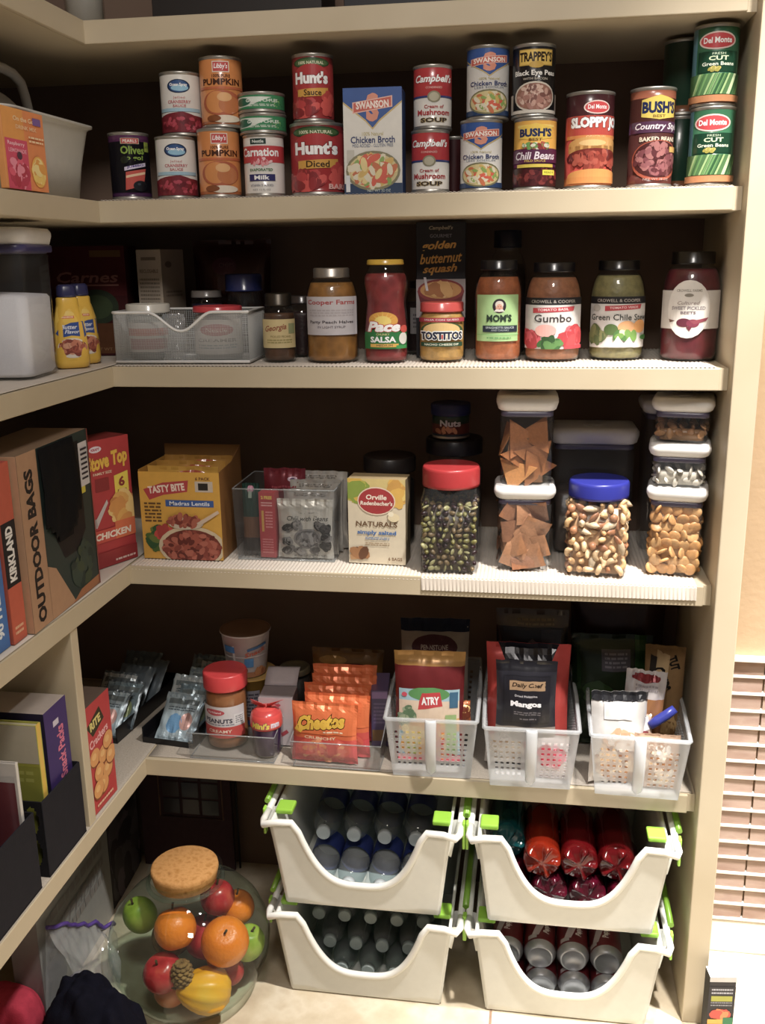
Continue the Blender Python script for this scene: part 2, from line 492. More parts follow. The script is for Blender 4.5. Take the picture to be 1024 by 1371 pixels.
def pouch_shape(w, h, t, crimp=.06, wrinkle=.0025, seed=0, pinch=.0):
    def depth(u, v):
        e = max(0., min(1., (v-crimp)/(1-2*crimp)))
        a = max(0., 4*u*(1-u)) ** .45; b = max(0., math.sin(PI*e)) ** .55
        return t*.5*a*b
    def f(u, v, side=-1, lift=0.):
        d = depth(u, v)
        wr = wrinkle*mnoise.noise(Vector((u*7+seed*3.1, v*5, seed))) * (1-.5*math.sin(PI*v)) + wrinkle*.5*math.sin(u*40+seed)*(1 if v > .9 or v < .08 else .15)
        ww = w*(1 - pinch*math.sin(PI*v)) * (1 - .05*math.sin(PI*v))
        return Vector(((u-.5)*ww, side*(d+lift) + wr, v*h + .002*mnoise.noise(Vector((u*5, seed, 2)))))
    return f
def make_pouch(name, label, x, y, z, w, h, t, col, art=None, rot=0, tilt=0, cat='bag', group=None, mat='foil', seed=0, crimp=.06, back=None, roll=0, wrinkle=.0025, crimpcol=None):
    o = thing(name, label, cat, (x, y, z), (tilt, roll, rot), group)
    f = pouch_shape(w, h, t, crimp, wrinkle, seed)
    cf = col if callable(col) else (lambda u, v: col)
    m = MB()
    m.grid(lambda u, v: f(u, v, -1), 18, 24, cf)
    m.grid(lambda u, v: f(1-u, v, 1), 18, 24, (lambda u, v: back) if back else cf)
    b = m.build('pouch', mat, o)
    if art:
        k = Ink(lambda u, v, hh: f(u, v, -1, hh+.0009), w, h, 18, 24); art(k); k.build(b, mat)
    return o

# ------------------------------------------------------------------ the setting
def struct(name, mb, mat, **k):
    o = mb.build(name, mat, **k); o['kind'] = 'structure'; return o
BW, LW = .36, -.36
struct('floor', MB().box(-1.2, 2.6, -2.6, BW, -.08, -.03), 'stone_tile')
struct('trim_3', MB().box(.716, .721, -1.5, -.02, -.03, -.0288).box(-.36, 1.09, -.305, -.3, -.03, -.0288), 'grout')
struct('ceiling', MB().box(-1.2, 2.6, -2.6, BW, 2.7, 2.75), 'wall_paint')
struct('wall_back', MB().box(LW-.05, 1.115, BW, BW+.05, -.03, 2.7), 'wall_paint')
struct('wall_left', MB().box(LW-.05, LW, -2.6, BW, -.03, 2.7), 'wall_paint')
struct('wall_right', MB().box(1.115, 2.6, .2, .25, -.03, 2.7), 'orange_peel')
# narrow glazed tiles on the lower part of the wall beyond the upright
m = MB(); R = random.Random(4)
for k in range(16):
    z0 = .055 + k*.0378; x = 1.137 - R.uniform(0, .0)
    for w in (.108, .115, .12, .12, .12):
        ty = R.uniform(-.0012, .0012); tz = R.uniform(.0005, .003)
        m.add([(x+.002,.189+ty,z0+.004),(x+w-.002,.189-ty,z0+.004),(x+w-.002,.189-ty+tz,z0+.0335),(x+.002,.189+ty+tz,z0+.0335),
               (x+.002,.2,z0+.004),(x+w-.002,.2,z0+.004),(x+w-.002,.2,z0+.0335),(x+.002,.2,z0+.0335)],
              [(0,1,2,3),(3,2,6,7),(1,0,4,5),(0,3,7,4),(2,1,5,6)], '#c0a080'); x += w
tiles = struct('trim_4', m, 'glazed_tile')
m = MB()
for k in range(17):
    z0 = .055 + k*.0378
    m.box(1.137, 1.72, .186 if k != 16 else .178, .2, z0-.002, z0+.0035, '#e9e2d4')
struct('trim_1', m, 'pale_joint')
struct('trim_2', MB().box(1.137, 1.75, .188, .2, -.03, .05), 'pale_joint', bevel=.003)

# upright at the end of the shelves
t = thing('side_panel', 'tall cream painted upright panel closing the end of the pantry shelves', 'panel', (1.115, 0, 0))
MB().box(-.02, .02, -.022, .36, -.0298, 2.7).build('upright_board', 'cream_paint', t, bevel=.002)
MB().box(-.02, .022, -.03, -.0222, -.0298, 2.7).build('face_strip', 'cream_paint', t, bevel=.002)

ZS = dict(A=1.844, B=1.552, C=1.26, D=.873, E=.455)
SHELF = {'A': 'topmost cream L-shaped pantry shelf, at the very top of the picture',
         'B': 'cream L-shaped pantry shelf carrying the tin cans and the white tote',
         'C': 'cream L-shaped pantry shelf carrying the labelled jars and the white mesh basket',
         'D': 'cream L-shaped pantry shelf carrying the nut jars and the boxed mixes',
         'E': 'lowest cream L-shaped pantry shelf, carrying the snack bags and perforated baskets'}
for key, z in ZS.items():
    t = thing('pantry_shelf', SHELF[key], 'shelf', (0, 0, z), 0, 'L-shaped pantry shelves')
    MB().box(LW, 1.0945, .008, BW, -.037, 0).build('back_board', 'cream_paint', t)
    MB().box(LW, -.008, -.9, .0079, -.037, 0).build('side_board', 'cream_paint', t)
    MB().box(-.008, 1.08, 0, .008, -.037, .0004).build('front_strip', 'cream_paint', t, bevel=.0015)
    MB().box(-.008, 0, -.9, -.0001, -.037, .0004).build('side_front_strip', 'cream_paint', t, bevel=.0015)
t = thing('divider_panel', 'short cream upright divider between the two lowest side shelves', 'divider', (0, -.238, .4555))
MB().box(LW, -.003, -.0125, .0125, 0, .38).build('divider_board', 'cream_paint', t, bevel=.0015)

# ribbed liners (ridges run front to back)
def liner(name, label, x0, x1, y0, y1, z, amp=.0016, pitch=.0072, drop=None):
    n = int((x1-x0)/pitch*6); m = MB()
    rows = [(y1, 0), (y0, 0)]
    if drop: rows += [(y0-.004, -.004), (y0-.0045, -drop)]
    P = []
    for yy, dz in rows:
        P.append([(x0+(x1-x0)*i/n, yy - (abs(math.sin(PI*6*i/6/6))*.0018 if dz < -.005 else 0), z+dz+ (amp*.5+amp*.5*math.sin(2*PI*i/6) if dz > -.005 else 0)) for i in range(n+1)])
    b = len(m.v)
    for r in P: m.v += r
    for j in range(len(P)-1):
        for i in range(n):
            a = b + j*(n+1) + i
            m.f.append((a, a+1, a+n+2, a+n+1)); m.c.append((1,1,1,1)); m.sm.append(False)
    o = m.build(name, 'ribbed_liner', solid=.0006)
    return tag(o, label, 'shelf liner', 'shelf liners')
def flat_liner(name, label, x0, x1, y0, y1, z, mat):
    m = MB(); R = random.Random(int(z*1000))
    m.grid(lambda u, v: (x0+(x1-x0)*u, y0+(y1-y0)*v, z + .0004*mnoise.noise(Vector((u*30, v*30, z)))), 40, 60, '#c8beb4')
    return tag(m.build(name, mat, solid=.0007), label, 'shelf liner', 'shelf liners')
LB, LC, LD, LE = 1.5552, 1.2635, .8765, .4575
liner('shelf_liner', 'pale ribbed plastic liner under the tin cans', .002, 1.078, .004, .35, 1.5528, .0012)
liner('shelf_liner', 'pale ribbed plastic liner under the sauce jars', .002, 1.075, .003, .35, 1.2608)
liner('shelf_liner', 'pale ribbed liner under the nut jars, its front hanging over the shelf edge', .573, 1.068, .003, .35, .8737, drop=.026)
liner('shelf_liner', 'pale ribbed plastic liner under the boxed mixes near the shelf corner', .002, .572, .006, .35, .8737, drop=.007)
flat_liner('shelf_liner', 'taupe liner under the yellow squeeze bottles and sugar canister', -.352, -.002, -.88, .35, 1.2622, 'ribbed_liner')
flat_liner('shelf_liner', 'taupe liner under the tall boxes on the side shelf', -.352, -.003, -.88, .35, .8752, 'ribbed_liner')
flat_liner('shelf_liner', 'grey grip liner under the clear snack bins', .002, 1.09, .010, .35, .4563, 'grip_liner')
flat_liner('shelf_liner', 'grey grip liner under the black magazine files and the cracker box', -.352, -.002, -.88, .35, .4563, 'grip_liner')

# ------------------------------------------------------------------ shelf with the tin cans
FOOD = ['#d8b25a', '#e7d08c', '#c96a35', '#8fae57', '#e5dcc0', '#d94f2d']
BEAN = ['#9c5a44', '#b4745a', '#7c4435', '#c08a70']
def can(name, label, x, R, H, bands, art, da=0, z=LB, y=None, group='tin cans on the upper shelf', **k):
    y = .03 + R if y is None else y
    return make_can(name, label, x, y, z, R, H, bands, art, facing(x, y, .8) + da, group=group, **k)

def art_olive(k):
    k.rect(.1,.93,.9,1,'#5b2a55').rect(.3,.86,.62,.955,'#c8d8b0').rect(.31,.865,.61,.95,'#c03a3a').text('PEARLS',.46,.907,.24,.05,'#f4eee6',.02)
    k.text('Olives',.5,.76,.42,.135,'#86a83a',.03).text('to go!',.5,.625,.36,.1,'#86a83a',.03)
    k.ell(.35,.6,.07,.06,'#1a2210').rect(.72,.74,.84,.9,'#9cb03c').text('LARGE',.78,.82,.1,.04,'#222')
    k.poly([(.34,.42),(.72,.5),(.72,.56),(.34,.48)],'#d9cfe8').text('JUMBO',.53,.495,.3,.045,'#4a3a8a',.03,rot=.16)
    k.poly([(.34,.1),(.66,.18),(.72,.46),(.36,.4)],'#c8402e').poly([(.36,.3),(.7,.37),(.7,.41),(.36,.34)],'#efc9a0').ell(.6,.17,.13,.09,'#171b20').ell(.57,.2,.03,.02,'#39424a')
OL = [(0,.06,'#43204a'),(.06,.9,'#15141c'),(.9,1,'#5b2a55')]
can('olive_can', 'black olive can with green lettering, beside the white tote', .036, .0365, .115, OL, art_olive, .25)

def art_cran(k):
    k.oval_frame(.5,.8,.2,.12,'#0f2a4c','#1e4f8a').ell(.52,.77,.15,.055,'#8fc4e0').text('Ocean Spray',.5,.82,.3,.07,'#ffffff',.03)
    k.text('Jellied',.5,.6,.2,.05,'#d08080').text('CRANBERRY',.5,.53,.4,.055,'#c86a70',.02).text('SAUCE',.5,.46,.22,.045,'#c86a70',.02).rect(.1,.36,.9,.42,'#9fc6d8')
    k.poly([(.0,.0),(1,.0),(1,.28),(.75,.3),(.55,.36),(.3,.33),(0,.26)],'#7a1224').blobs(.5,.16,.42,.13,40,.05,['#a01f33','#6a0e1e','#b8324a'],3)
CR = [(0,.27,'#6c1020'),(.27,1,'#e2dfd8')]
a = can('cranberry_can', 'white cranberry sauce can with blue oval, lower of its pair', .124, .0365, .106, CR, art_cran, .05)
b = dup(a, 'dim white cranberry sauce can with blue oval, stacked on its twin', (.136, .078, LB+.1062), facing(.13, .1))

def art_pump(k):
    k.rect(.36,.8,.64,.97,'#e8d8c8').rect(.375,.815,.625,.955,'#c6302c').text("Libby's",.5,.885,.22,.1,'#ffffff',.02,shear=.2)
    k.text('100% PURE',.5,.745,.3,.05,'#5a2a10',.02).text('PUMPKIN',.5,.655,.66,.1,'#4a2410',.03).rect(.05,.54,.95,.58,'#c4622a')
    k.ell(.5,.33,.34,.2,'#b8592a').ell(.42,.34,.2,.17,'#d98a3c').ell(.62,.3,.18,.14,'#c47030').ell(.54,.42,.12,.07,'#e8b070').ell(.55,.08,.25,.06,'#e9dcc6').ell(.35,.09,.12,.05,'#8a4a1c')
PU = [(0,.05,'#a85a20'),(.05,1,'#d98434')]
a = can('pumpkin_can', 'orange pumpkin can with red badge, lower of its pair', .204, .038, .1165, PU, art_pump, .1)
b = dup(a, 'orange pumpkin can with red badge, stacked on its twin', (.212, .076, LB+.1167), facing(.21, .08)+.1)

def art_carn(k):
    k.rect(0,.55,1,.85,'#c4202c').text('Carnation',.47,.74,.72,.16,'#ffffff',.03).rect(.32,.88,.6,.98,'#1f3a34').text('Nestle',.46,.93,.2,.06,'#e8f0ea',.02)
    k.blobs(.5,.58,.2,.09,22,.06,['#e89aa0','#f4c8cc','#c83a48'],5).text('EVAPORATED',.5,.42,.4,.05,'#3f7a4a',.02).rect(.28,.22,.74,.34,'#2b2a6a').text('Milk',.51,.28,.26,.08,'#ffffff',.03).text('VITAMIN D ADDED',.5,.14,.4,.04,'#6a6a80').text('NET 12 FL OZ',.5,.06,.3,.03,'#888')
can('evaporated_milk_can', 'white evaporated milk can with red band under two green cans', .287, .0365, .104, [(0,.55,'#e6e2da'),(.55,.85,'#c4202c'),(.85,1,'#e6e2da')], art_carn, -.12)
def art_green(k):
    k.rect(0,0,1,1,'#2f8a58').poly([(.0,.1),(.35,.2),(.7,.85),(0,.9)],'#dfe8de').ell(.22,.52,.16,.3,'#2f6a52').text('GREEN CHILES',.55,.6,.5,.24,'#e6f2e6',.03).blobs(.8,.4,.15,.3,14,.08,['#57a05a','#9ccf7a','#2a6a3a'],7).lines(.35,.15,.75,.35,2,'#d8ead8')
a = can('green_chile_can', 'flat green can directly on the milk can', .287, .0415, .034, [(0,1,'#2f8a58')], art_green, -.1, LB+.1042, .071)
dup(a, 'flat green can, topmost of the milk can stack', (.285, .072, LB+.1384), -.05+facing(.285,.07))

def art_hunt(k, prod='Diced', big=True):
    k.ell(.5,.9,.34,.085,'#2c4a2c').ell(.5,.9,.31,.06,'#4a6a3c').text('100% NATURAL',.5,.9,.44,.05,'#e8e8c8',.02)
    k.ell(.5,.62,.36,.26,'#b01a20').text("Hunt's",.5,.66,.6,.2,'#ffffff',.05,edge='#7a0f14')
    k.poly([(.25,.34),(.8,.37),(.8,.5),(.25,.47)],'#d9a02e').text(prod,.52,.42,.3,.1,'#3a2410',.02)
    k.blobs(.32,.17,.3,.17,26,.14,['#c02a2c','#8f1a20','#d9453c','#a01c22'],9).blobs(.82,.22,.15,.2,14,.12,['#d8453a','#c23028'],4)
    if big: k.text('BARB',.8,.08,.3,.08,'#f0b8b0',.03)
HU = [(0,.1,'#a01c20'),(.1,.9,'#a8161c'),(.9,1,'#7c1418')]
can('diced_tomato_can', 'wide red diced tomato can under the tomato sauce can', .382, .0485, .1205, HU, lambda k: art_hunt(k), -.02)
can('tomato_sauce_can', 'slim red tomato sauce can stacked on the diced tomatoes', .378, .0365, .11, HU, lambda k: art_hunt(k, 'Sauce', False), -.05, LB+.1207, .075)

def art_swan_logo(k, v, s=1.):
    k.poly([(.0,1),(1,1),(1,v+.12*s),(.62,v-.06*s),(.5,v-.14*s),(.38,v-.06*s),(0,v+.12*s)],'#1f4f98')
    k.poly([(.0,v+.10*s),(.38,v-.08*s),(.5,v-.16*s),(.62,v-.08*s),(1,v+.10*s),(1,v+.12*s),(.62,v-.06*s),(.5,v-.14*s),(.38,v-.06*s),(0,v+.12*s)],'#c9b070')
    k.text('S',.5,v+.06*s,.22,.28*s,'#d98a70',.06)
    k.poly([(.16,v),(.84,v+.06*s),(.84,v+.17*s),(.16,v+.11*s)],'#e9b8a8').poly([(.18,v+.012*s),(.82,v+.068*s),(.82,v+.158*s),(.18,v+.102*s)],'#c8503c')
    k.text('SWANSON',.5,v+.086*s,.56,.075*s,'#f6e6dc',.04,rot=.05)
def art_swanbox(k):
    k.rect(0,0,1,1,'#e2dfd6'); art_swan_logo(k,.76,.95)
    k.text('100% Natural',.5,.57,.36,.035,'#b8a860').text('Chicken Broth',.5,.515,.76,.065,'#2a3a70',.02).text('MSG ADDED - GLUTEN FREE',.5,.46,.7,.03,'#4a5a80').rect(0,0,1,.1,'#1f3a5c').rect(.05,.3,.18,.42,'#c8c4b8')
    k.ell(.5,.22,.47,.19,'#8a8462').ell(.5,.22,.43,.165,'#d7c68a').blobs(.5,.22,.4,.15,120,.05,FOOD,11,1.8).rect(.03,.02,.1,.18,'#dfe3e6').text('NET WT 32 OZ',.6,.03,.4,.025,'#cdd')
make_carton('broth_carton', 'tall white and blue chicken broth carton with soup bowl picture', .489, .03, LB, .1, .062, .17, '#dedbd2', art_swanbox, None, facing(.489,.03,.2), 'carton', faces=('#ddd','#2a5a9a','#dedbd2','#254f90','#ddd','#254f90'))

def art_camp(k):
    k.text("Campbell's",.5,.8,.76,.17,'#ffffff',.03,shear=.3,edge='#7a0d14',ew=.015).text('CONDENSED',.5,.66,.3,.035,'#f2c8c0').rect(0,.485,1,.52,'#2a3a7a').ell(.5,.5,.12,.1,'#8f8a70').ell(.5,.5,.09,.075,'#b8b29a')
    k.text('Cream of',.5,.33,.36,.06,'#b02a30',.02).text('Mushroom',.5,.23,.64,.1,'#b01f28',.03).text('SOUP',.5,.095,.5,.08,'#3a3030',.04,edge='#c9b070')
CA = [(0,.5,'#e6e2da'),(.5,1,'#b4161f')]
a = can('mushroom_soup_can', 'red and white mushroom soup can, lower of its pair', .584, .0335, .102, CA, art_camp, -.05)
dup(a, 'dim red and white mushroom soup can, stacked on its twin', (.587, .07, LB+.1022), facing(.58,.07)+.1)

def art_swancan(k):
    art_swan_logo(k,.74,1.); k.text('100% Natural',.5,.55,.34,.035,'#b8a860').text('Chicken Broth',.5,.48,.68,.07,'#2a3a70',.02).text('LESS SODIUM',.5,.42,.5,.03,'#6a7a90')
    k.rect(0,0,1,.08,'#24406a').ell(.5,.2,.36,.19,'#7d7a58').ell(.5,.2,.33,.165,'#d7c68a').blobs(.5,.2,.3,.15,70,.05,FOOD,12,1.8)
SW = [(0,.06,'#24406a'),(.06,.78,'#dedbd4'),(.78,1,'#1f4f98')]
a = can('broth_can', 'blue and white chicken broth can, lower of its pair', .671, .0365, .1155, SW, art_swancan, .0)
dup(a, 'dim blue and white chicken broth can, stacked on its twin', (.68, .078, LB+.1157), facing(.68,.08)+.1)

def art_chili(k):
    k.rect(.16,.9,.84,.94,'#f0cf60').poly([(.2,.74),(.5,.7),(.8,.74),(.8,.9),(.5,.96),(.2,.9)],'#e9c23a').text("BUSH'S",.5,.82,.56,.13,'#1a2a5a',.05).text('BEST',.5,.715,.22,.04,'#6a3a10',.02)
    k.blobs(.5,.62,.24,.06,22,.06,['#8a2a2a','#dfe0c8','#6aa050','#b84a3a'],3).rect(0,.36,1,.56,'#5a2348').text('Chili Beans',.5,.47,.72,.12,'#f0e6ee',.02,shear=.2).text('MILD SAUCE',.5,.39,.34,.035,'#e8c84a')
    k.rect(.18,.29,.82,.34,'#d9c23a').rect(.0,0,1,.28,'#3a1218').blobs(.5,.14,.5,.13,50,.06,['#5c1c20','#46141a','#7a2a28'],2).rect(.62,.17,.86,.25,'#e8e032').text('READY',.74,.21,.18,.03,'#5a5a10')
can('chili_bean_can', 'yellow and maroon chili bean can under the black-eyed pea can', .762, .0365, .1155, [(0,.3,'#35101a'),(.3,.58,'#5a2348'),(.58,1,'#e0a62c')], art_chili, .02)
def art_trap(k):
    k.rect(.22,.72,.8,.96,'#cda53a').rect(.24,.735,.78,.945,'#e4c050').text("TRAPPEY'S",.51,.85,.56,.15,'#2a1a10',.04).ell(.51,.73,.12,.05,'#cda53a')
    k.text('Black Eye Peas',.5,.6,.74,.1,'#f2f0ea',.03).text('WITH BACON',.5,.52,.4,.035,'#d8d0c0').ell(.5,.25,.36,.23,'#d8cfc0').ell(.5,.25,.33,.205,'#9a6a58').blobs(.5,.25,.31,.19,90,.055,['#c49a8a','#a8776a','#d8b8a8','#7c4f45'],5)
    k.rect(.0,.0,1,.05,'#d6cfc2').rect(0,.05,.1,.3,'#b8aca0').rect(.9,.05,1,.3,'#b8aca0')
can('black_eyed_pea_can', 'black can of black-eyed peas with gold badge, stacked on chili beans', .757, .0365, .1135, [(0,.05,'#d6cfc2'),(.05,1,'#17161a')], art_trap, .08, LB+.1157, .072)

def art_joe(k):
    k.ell(.5,.86,.2,.075,'#f0d8d0').ell(.5,.86,.18,.062,'#cf2f34').text('Del Monte',.5,.865,.28,.05,'#ffffff',.02).rect(0,.55,1,.77,'#c43a26').text('SLOPPY JOE',.53,.68,.86,.15,'#ffffff',.06,edge='#6a1410')
    k.rect(0,.515,1,.555,'#e08a34').text('ORIGINAL',.5,.535,.3,.03,'#ffe9b0').ell(.5,.45,.44,.09,'#d9a050').rect(.06,.36,.94,.44,'#d9a050',same=True).ell(.45,.47,.2,.035,'#ecc27c')
    k.ell(.5,.31,.46,.1,'#7a2418').blobs(.5,.28,.46,.11,70,.05,['#8f2f1e','#a83c26','#6a1c14','#b8503a'],6).ell(.5,.1,.44,.08,'#dd9440').rect(.05,.02,.95,.09,'#d98a38')
can('sandwich_sauce_can', 'tall red can picturing a sloppy joe burger bun', .852, .0405, .1525, [(0,.08,'#c8702c'),(.08,.52,'#b23222'),(.52,.77,'#c43a26'),(.77,1,'#3f1a1e')], art_joe, .3)
def art_baked(k):
    k.poly([(.22,.72),(.5,.69),(.8,.72),(.8,.9),(.5,.95),(.22,.9)],'#d8c04a').text("BUSH'S",.51,.82,.56,.13,'#15224f',.05).text('BEST',.5,.725,.2,.03,'#8a6a20',.02).rect(0,.55,1,.67,'#54324e').text('Country Style',.52,.61,.8,.09,'#efe6ea',.02,shear=.25)
    k.text('BAKED BEANS',.52,.48,.62,.05,'#ead9c0',.03).ell(.52,.25,.44,.22,'#a84a2e').ell(.52,.26,.41,.2,'#4a1f20').blobs(.52,.26,.4,.19,80,.055,['#7c4148','#93565a','#5e2a30','#a86a68'],8).rect(.7,.34,.9,.4,'#d8a850').text('NET WT 28 OZ',.5,.045,.4,.025,'#c8a8a0')
can('baked_bean_can', 'tall brown country style baked bean can', .953, .0375, .155, [(0,.1,'#5a2a24'),(.1,.55,'#46221f'),(.55,.67,'#54324e'),(.67,.92,'#3a1a16'),(.92,1,'#8a4a30')], art_baked, .3)
def art_dm(k):
    k.rect(0,.1,.16,1,'#5a8a9a').ell(.5,.82,.3,.12,'#e8d0c8').ell(.5,.82,.27,.1,'#c82a34').text('Del Monte',.5,.825,.44,.08,'#ffffff',.03).rect(.2,.4,.86,.68,'#12402c').text('FRESH',.53,.645,.2,.03,'#cfe0c0').text('CUT',.53,.585,.3,.06,'#d8e8c0',.03).text('Green Beans',.53,.51,.5,.05,'#e4ecd8',.02).blobs(.5,.44,.12,.04,8,.04,['#a8a040','#c8b860'],4)
    k.rect(0,.1,1,.38,'#4f7a4a')
    R = random.Random(8)
    for i in range(22):
        u = R.uniform(.05,.9); k.poly([(u,.1),(u+.03,.1),(u+.15,.38),(u+.12,.38)], R.choice(['#9fbf80','#2c5a34','#c4d8a8','#6a9a5a']))
    k.rect(0,.0,1,.09,'#b87a4a')
DM = [(0,.09,'#b0703f'),(.09,1,'#2f6a4a')]
a = can('green_bean_can', 'green bean can with red badge, lower of the end pair', 1.05, .0365, .1225, DM, art_dm, -.02)
dup(a, 'green bean can with red badge, stacked on top at the shelf end', (1.048, .07, LB+.1227), facing(1.05,.07)+.02)
can('shaded_green_can', 'green can painted in shadow tones behind the green bean stack', 1.012, .0365, .1225, [(0,.09,'#7a4a2a'),(.09,1,'#1c3a2c')], None, 0, LB, .17)  # green bean can bands darkened, shade behind the stack put into their colour
can('shaded_green_can', 'green can painted in shadow tones, upper one behind the green beans', 1.014, .0365, .1225, [(0,.09,'#7a4a2a'),(.09,1,'#1c3a2c')], None, 0, LB+.1227, .17)
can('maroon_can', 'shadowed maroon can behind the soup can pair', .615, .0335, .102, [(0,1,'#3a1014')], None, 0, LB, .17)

# white tote with an arched handle on the side arm, drink mix carton before it
t = thing('storage_tote', 'white plastic tote with tall arched handle at the shelf corner', 'tote', (-.122, -.095, LB-.002), PI/2-.03)
W1, D1, W2, D2 = .12, .082, .148, .1
m = MB()
rc = .3
m.squircle([(W1-.01,D1-.01,.0),(W1,D1,.004),(W1+.008,D1+.006,.06),(W2-.004,D2-.004,.118),(W2,D2,.122),(W2+.004,D2+.004,.123),(W2+.004,D2+.004,.127),(W2-.002,D2-.002,.127),(W2-.008,D2-.008,.118),(W1+.003,D1+.001,.06),(W1-.006,D1-.006,.006)], '#c9c6bd', rc, 6, True, True)
m.build('tub', 'plastic', t)
m = MB()
def hump(u, v):
    x = -.13 + .26*u; top = .118 + .052*math.sin(PI*u)**1.2
    return (x, 0, .02 + (top-.02)*v)
m.grid(hump, 20, 4, '#bdb9b0')
m.build('centre_wall', 'plastic', t, solid=.006)
m = MB()
m.tube([(-.035,0,.15),(-.031,0,.178),(-.021,0,.198),(.005,0,.208),(.03,0,.21),(.06,0,.207),(.084,0,.196),(.094,0,.176),(.102,0,.15)], .0085, '#c4c0b7', 10)
m.build('arched_handle', 'plastic', t)
m = MB()
m.squircle([(W1+.002,.02,.006),(W1+.011,.018,.06),(W2-.002,.016,.116)], '#c2beb5', .5, 6)
m.build('corner_rib', 'plastic', t)
def art_mix(k):
    k.rect(0,0,1,1,'#e8863a').rect(0,0,.5,1,'#e89a34').rect(.02,.0,.55,.62,'#d8335c').text('Raspberry',.28,.56,.4,.06,'#f8c8d0',.02).text('LEMONADE',.3,.48,.42,.05,'#f6b0c0',.02).blobs(.3,.22,.24,.2,40,.1,['#e84a6a','#c01f48','#f08aa0','#b8163c'],5).ell(.33,.42,.06,.05,'#5a3a4a')
    k.text('On the Go',.5,.88,.5,.06,'#f8e0b0',.02).text('DRINK MIX',.55,.78,.5,.05,'#f4d0a0',.02).rect(.72,.84,.92,.93,'#7a5aa0').ell(.77,.25,.18,.2,'#f0b43c').blobs(.77,.25,.16,.18,24,.1,['#f6d060','#e8a02c','#f8e090'],7).lines(.58,.6,.95,.7,2,'#f8d8a8')
make_carton('drink_mix_carton', 'orange and pink drink mix carton leaning on the white tote', -.004, -.235, LB, .115, .012, .115, '#e0903c', art_mix, None, PI/2-.04, 'box')
# things standing on the topmost shelf
A0 = ZS['A']
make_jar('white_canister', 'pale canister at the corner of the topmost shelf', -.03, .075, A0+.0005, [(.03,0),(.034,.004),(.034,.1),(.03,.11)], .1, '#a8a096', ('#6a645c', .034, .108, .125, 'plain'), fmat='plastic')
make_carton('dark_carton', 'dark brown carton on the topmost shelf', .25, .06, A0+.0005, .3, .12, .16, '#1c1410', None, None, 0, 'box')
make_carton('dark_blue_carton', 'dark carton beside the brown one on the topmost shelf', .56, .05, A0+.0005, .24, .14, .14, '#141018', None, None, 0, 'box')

# ------------------------------------------------------------------ shelf with the labelled jars
def sq_canister(name, label, x, y, z, a, b, h, lid_h, rot=0, cat='container', group=None, gasket=True, lidw=.006, mat='clear_plastic'):
    """clear rounded-square storage box with a white push-top lid; returns its Empty"""
    t = thing(name, label, cat, (x, y, z), rot, group)
    hb = h - lid_h
    MB().squircle([(a-.010,b-.010,0),(a-.005,b-.005,.002),(a-.003,b-.003,.006),(a-.001,b-.001,hb-.01),(a-.003,b-.003,hb-.004),(a-.003,b-.003,hb+.004)], '#ffffff', .28, 6, True, False).build('clear_body', mat, t)
    l = MB().squircle([(a-.004,b-.004,hb+.004),(a-.003,b-.003,hb+.002),(a+lidw*.4,b+lidw*.4,hb+.006),(a+lidw,b+lidw,h-.012),(a+lidw,b+lidw,h-.006),(a+lidw-.004,b+lidw-.004,h),(a*.72,b*.72,h+.0005),(0.0005,.0005,h+.0005)], '#e9e7e4', .32, 6).build('lid', 'plastic', t)
    if gasket: MB().squircle([(a-.0035,b-.0035,hb-.008),(a-.0025,b-.0025,hb-.007),(a-.0025,b-.0025,hb+.003)], '#58526a', .28, 6).build('seal', 'plastic', l)
    MB().lathe([(0.0,h+.0006),(.017,h+.0006),(.018,h+.0012),(.0165,h+.002),(0,h+.002)], '#dedbd8', 24, True, True).build('push_button', 'plastic', l)
    return t

t = sq_canister('sugar_canister', 'clear square canister of white sugar with a white lid', -.098, -.185, LC+.0005, .066, .066, .238, .032, .12, 'canister')
MB().squircle([(.056,.056,.004),(.0605,.0605,.01),(.0615,.0615,.128),(.058,.058,.133),(.03,.03,.136),(.001,.001,.138)], '#efeef2', .28, 6).build('sugar', 'granular', t)
MB().squircle([(.0695,.0695,.2),(.071,.071,.202),(.071,.071,.21),(.0695,.0695,.212)], '#3e3a66', .3, 6).build('blue_band', 'plastic', t)

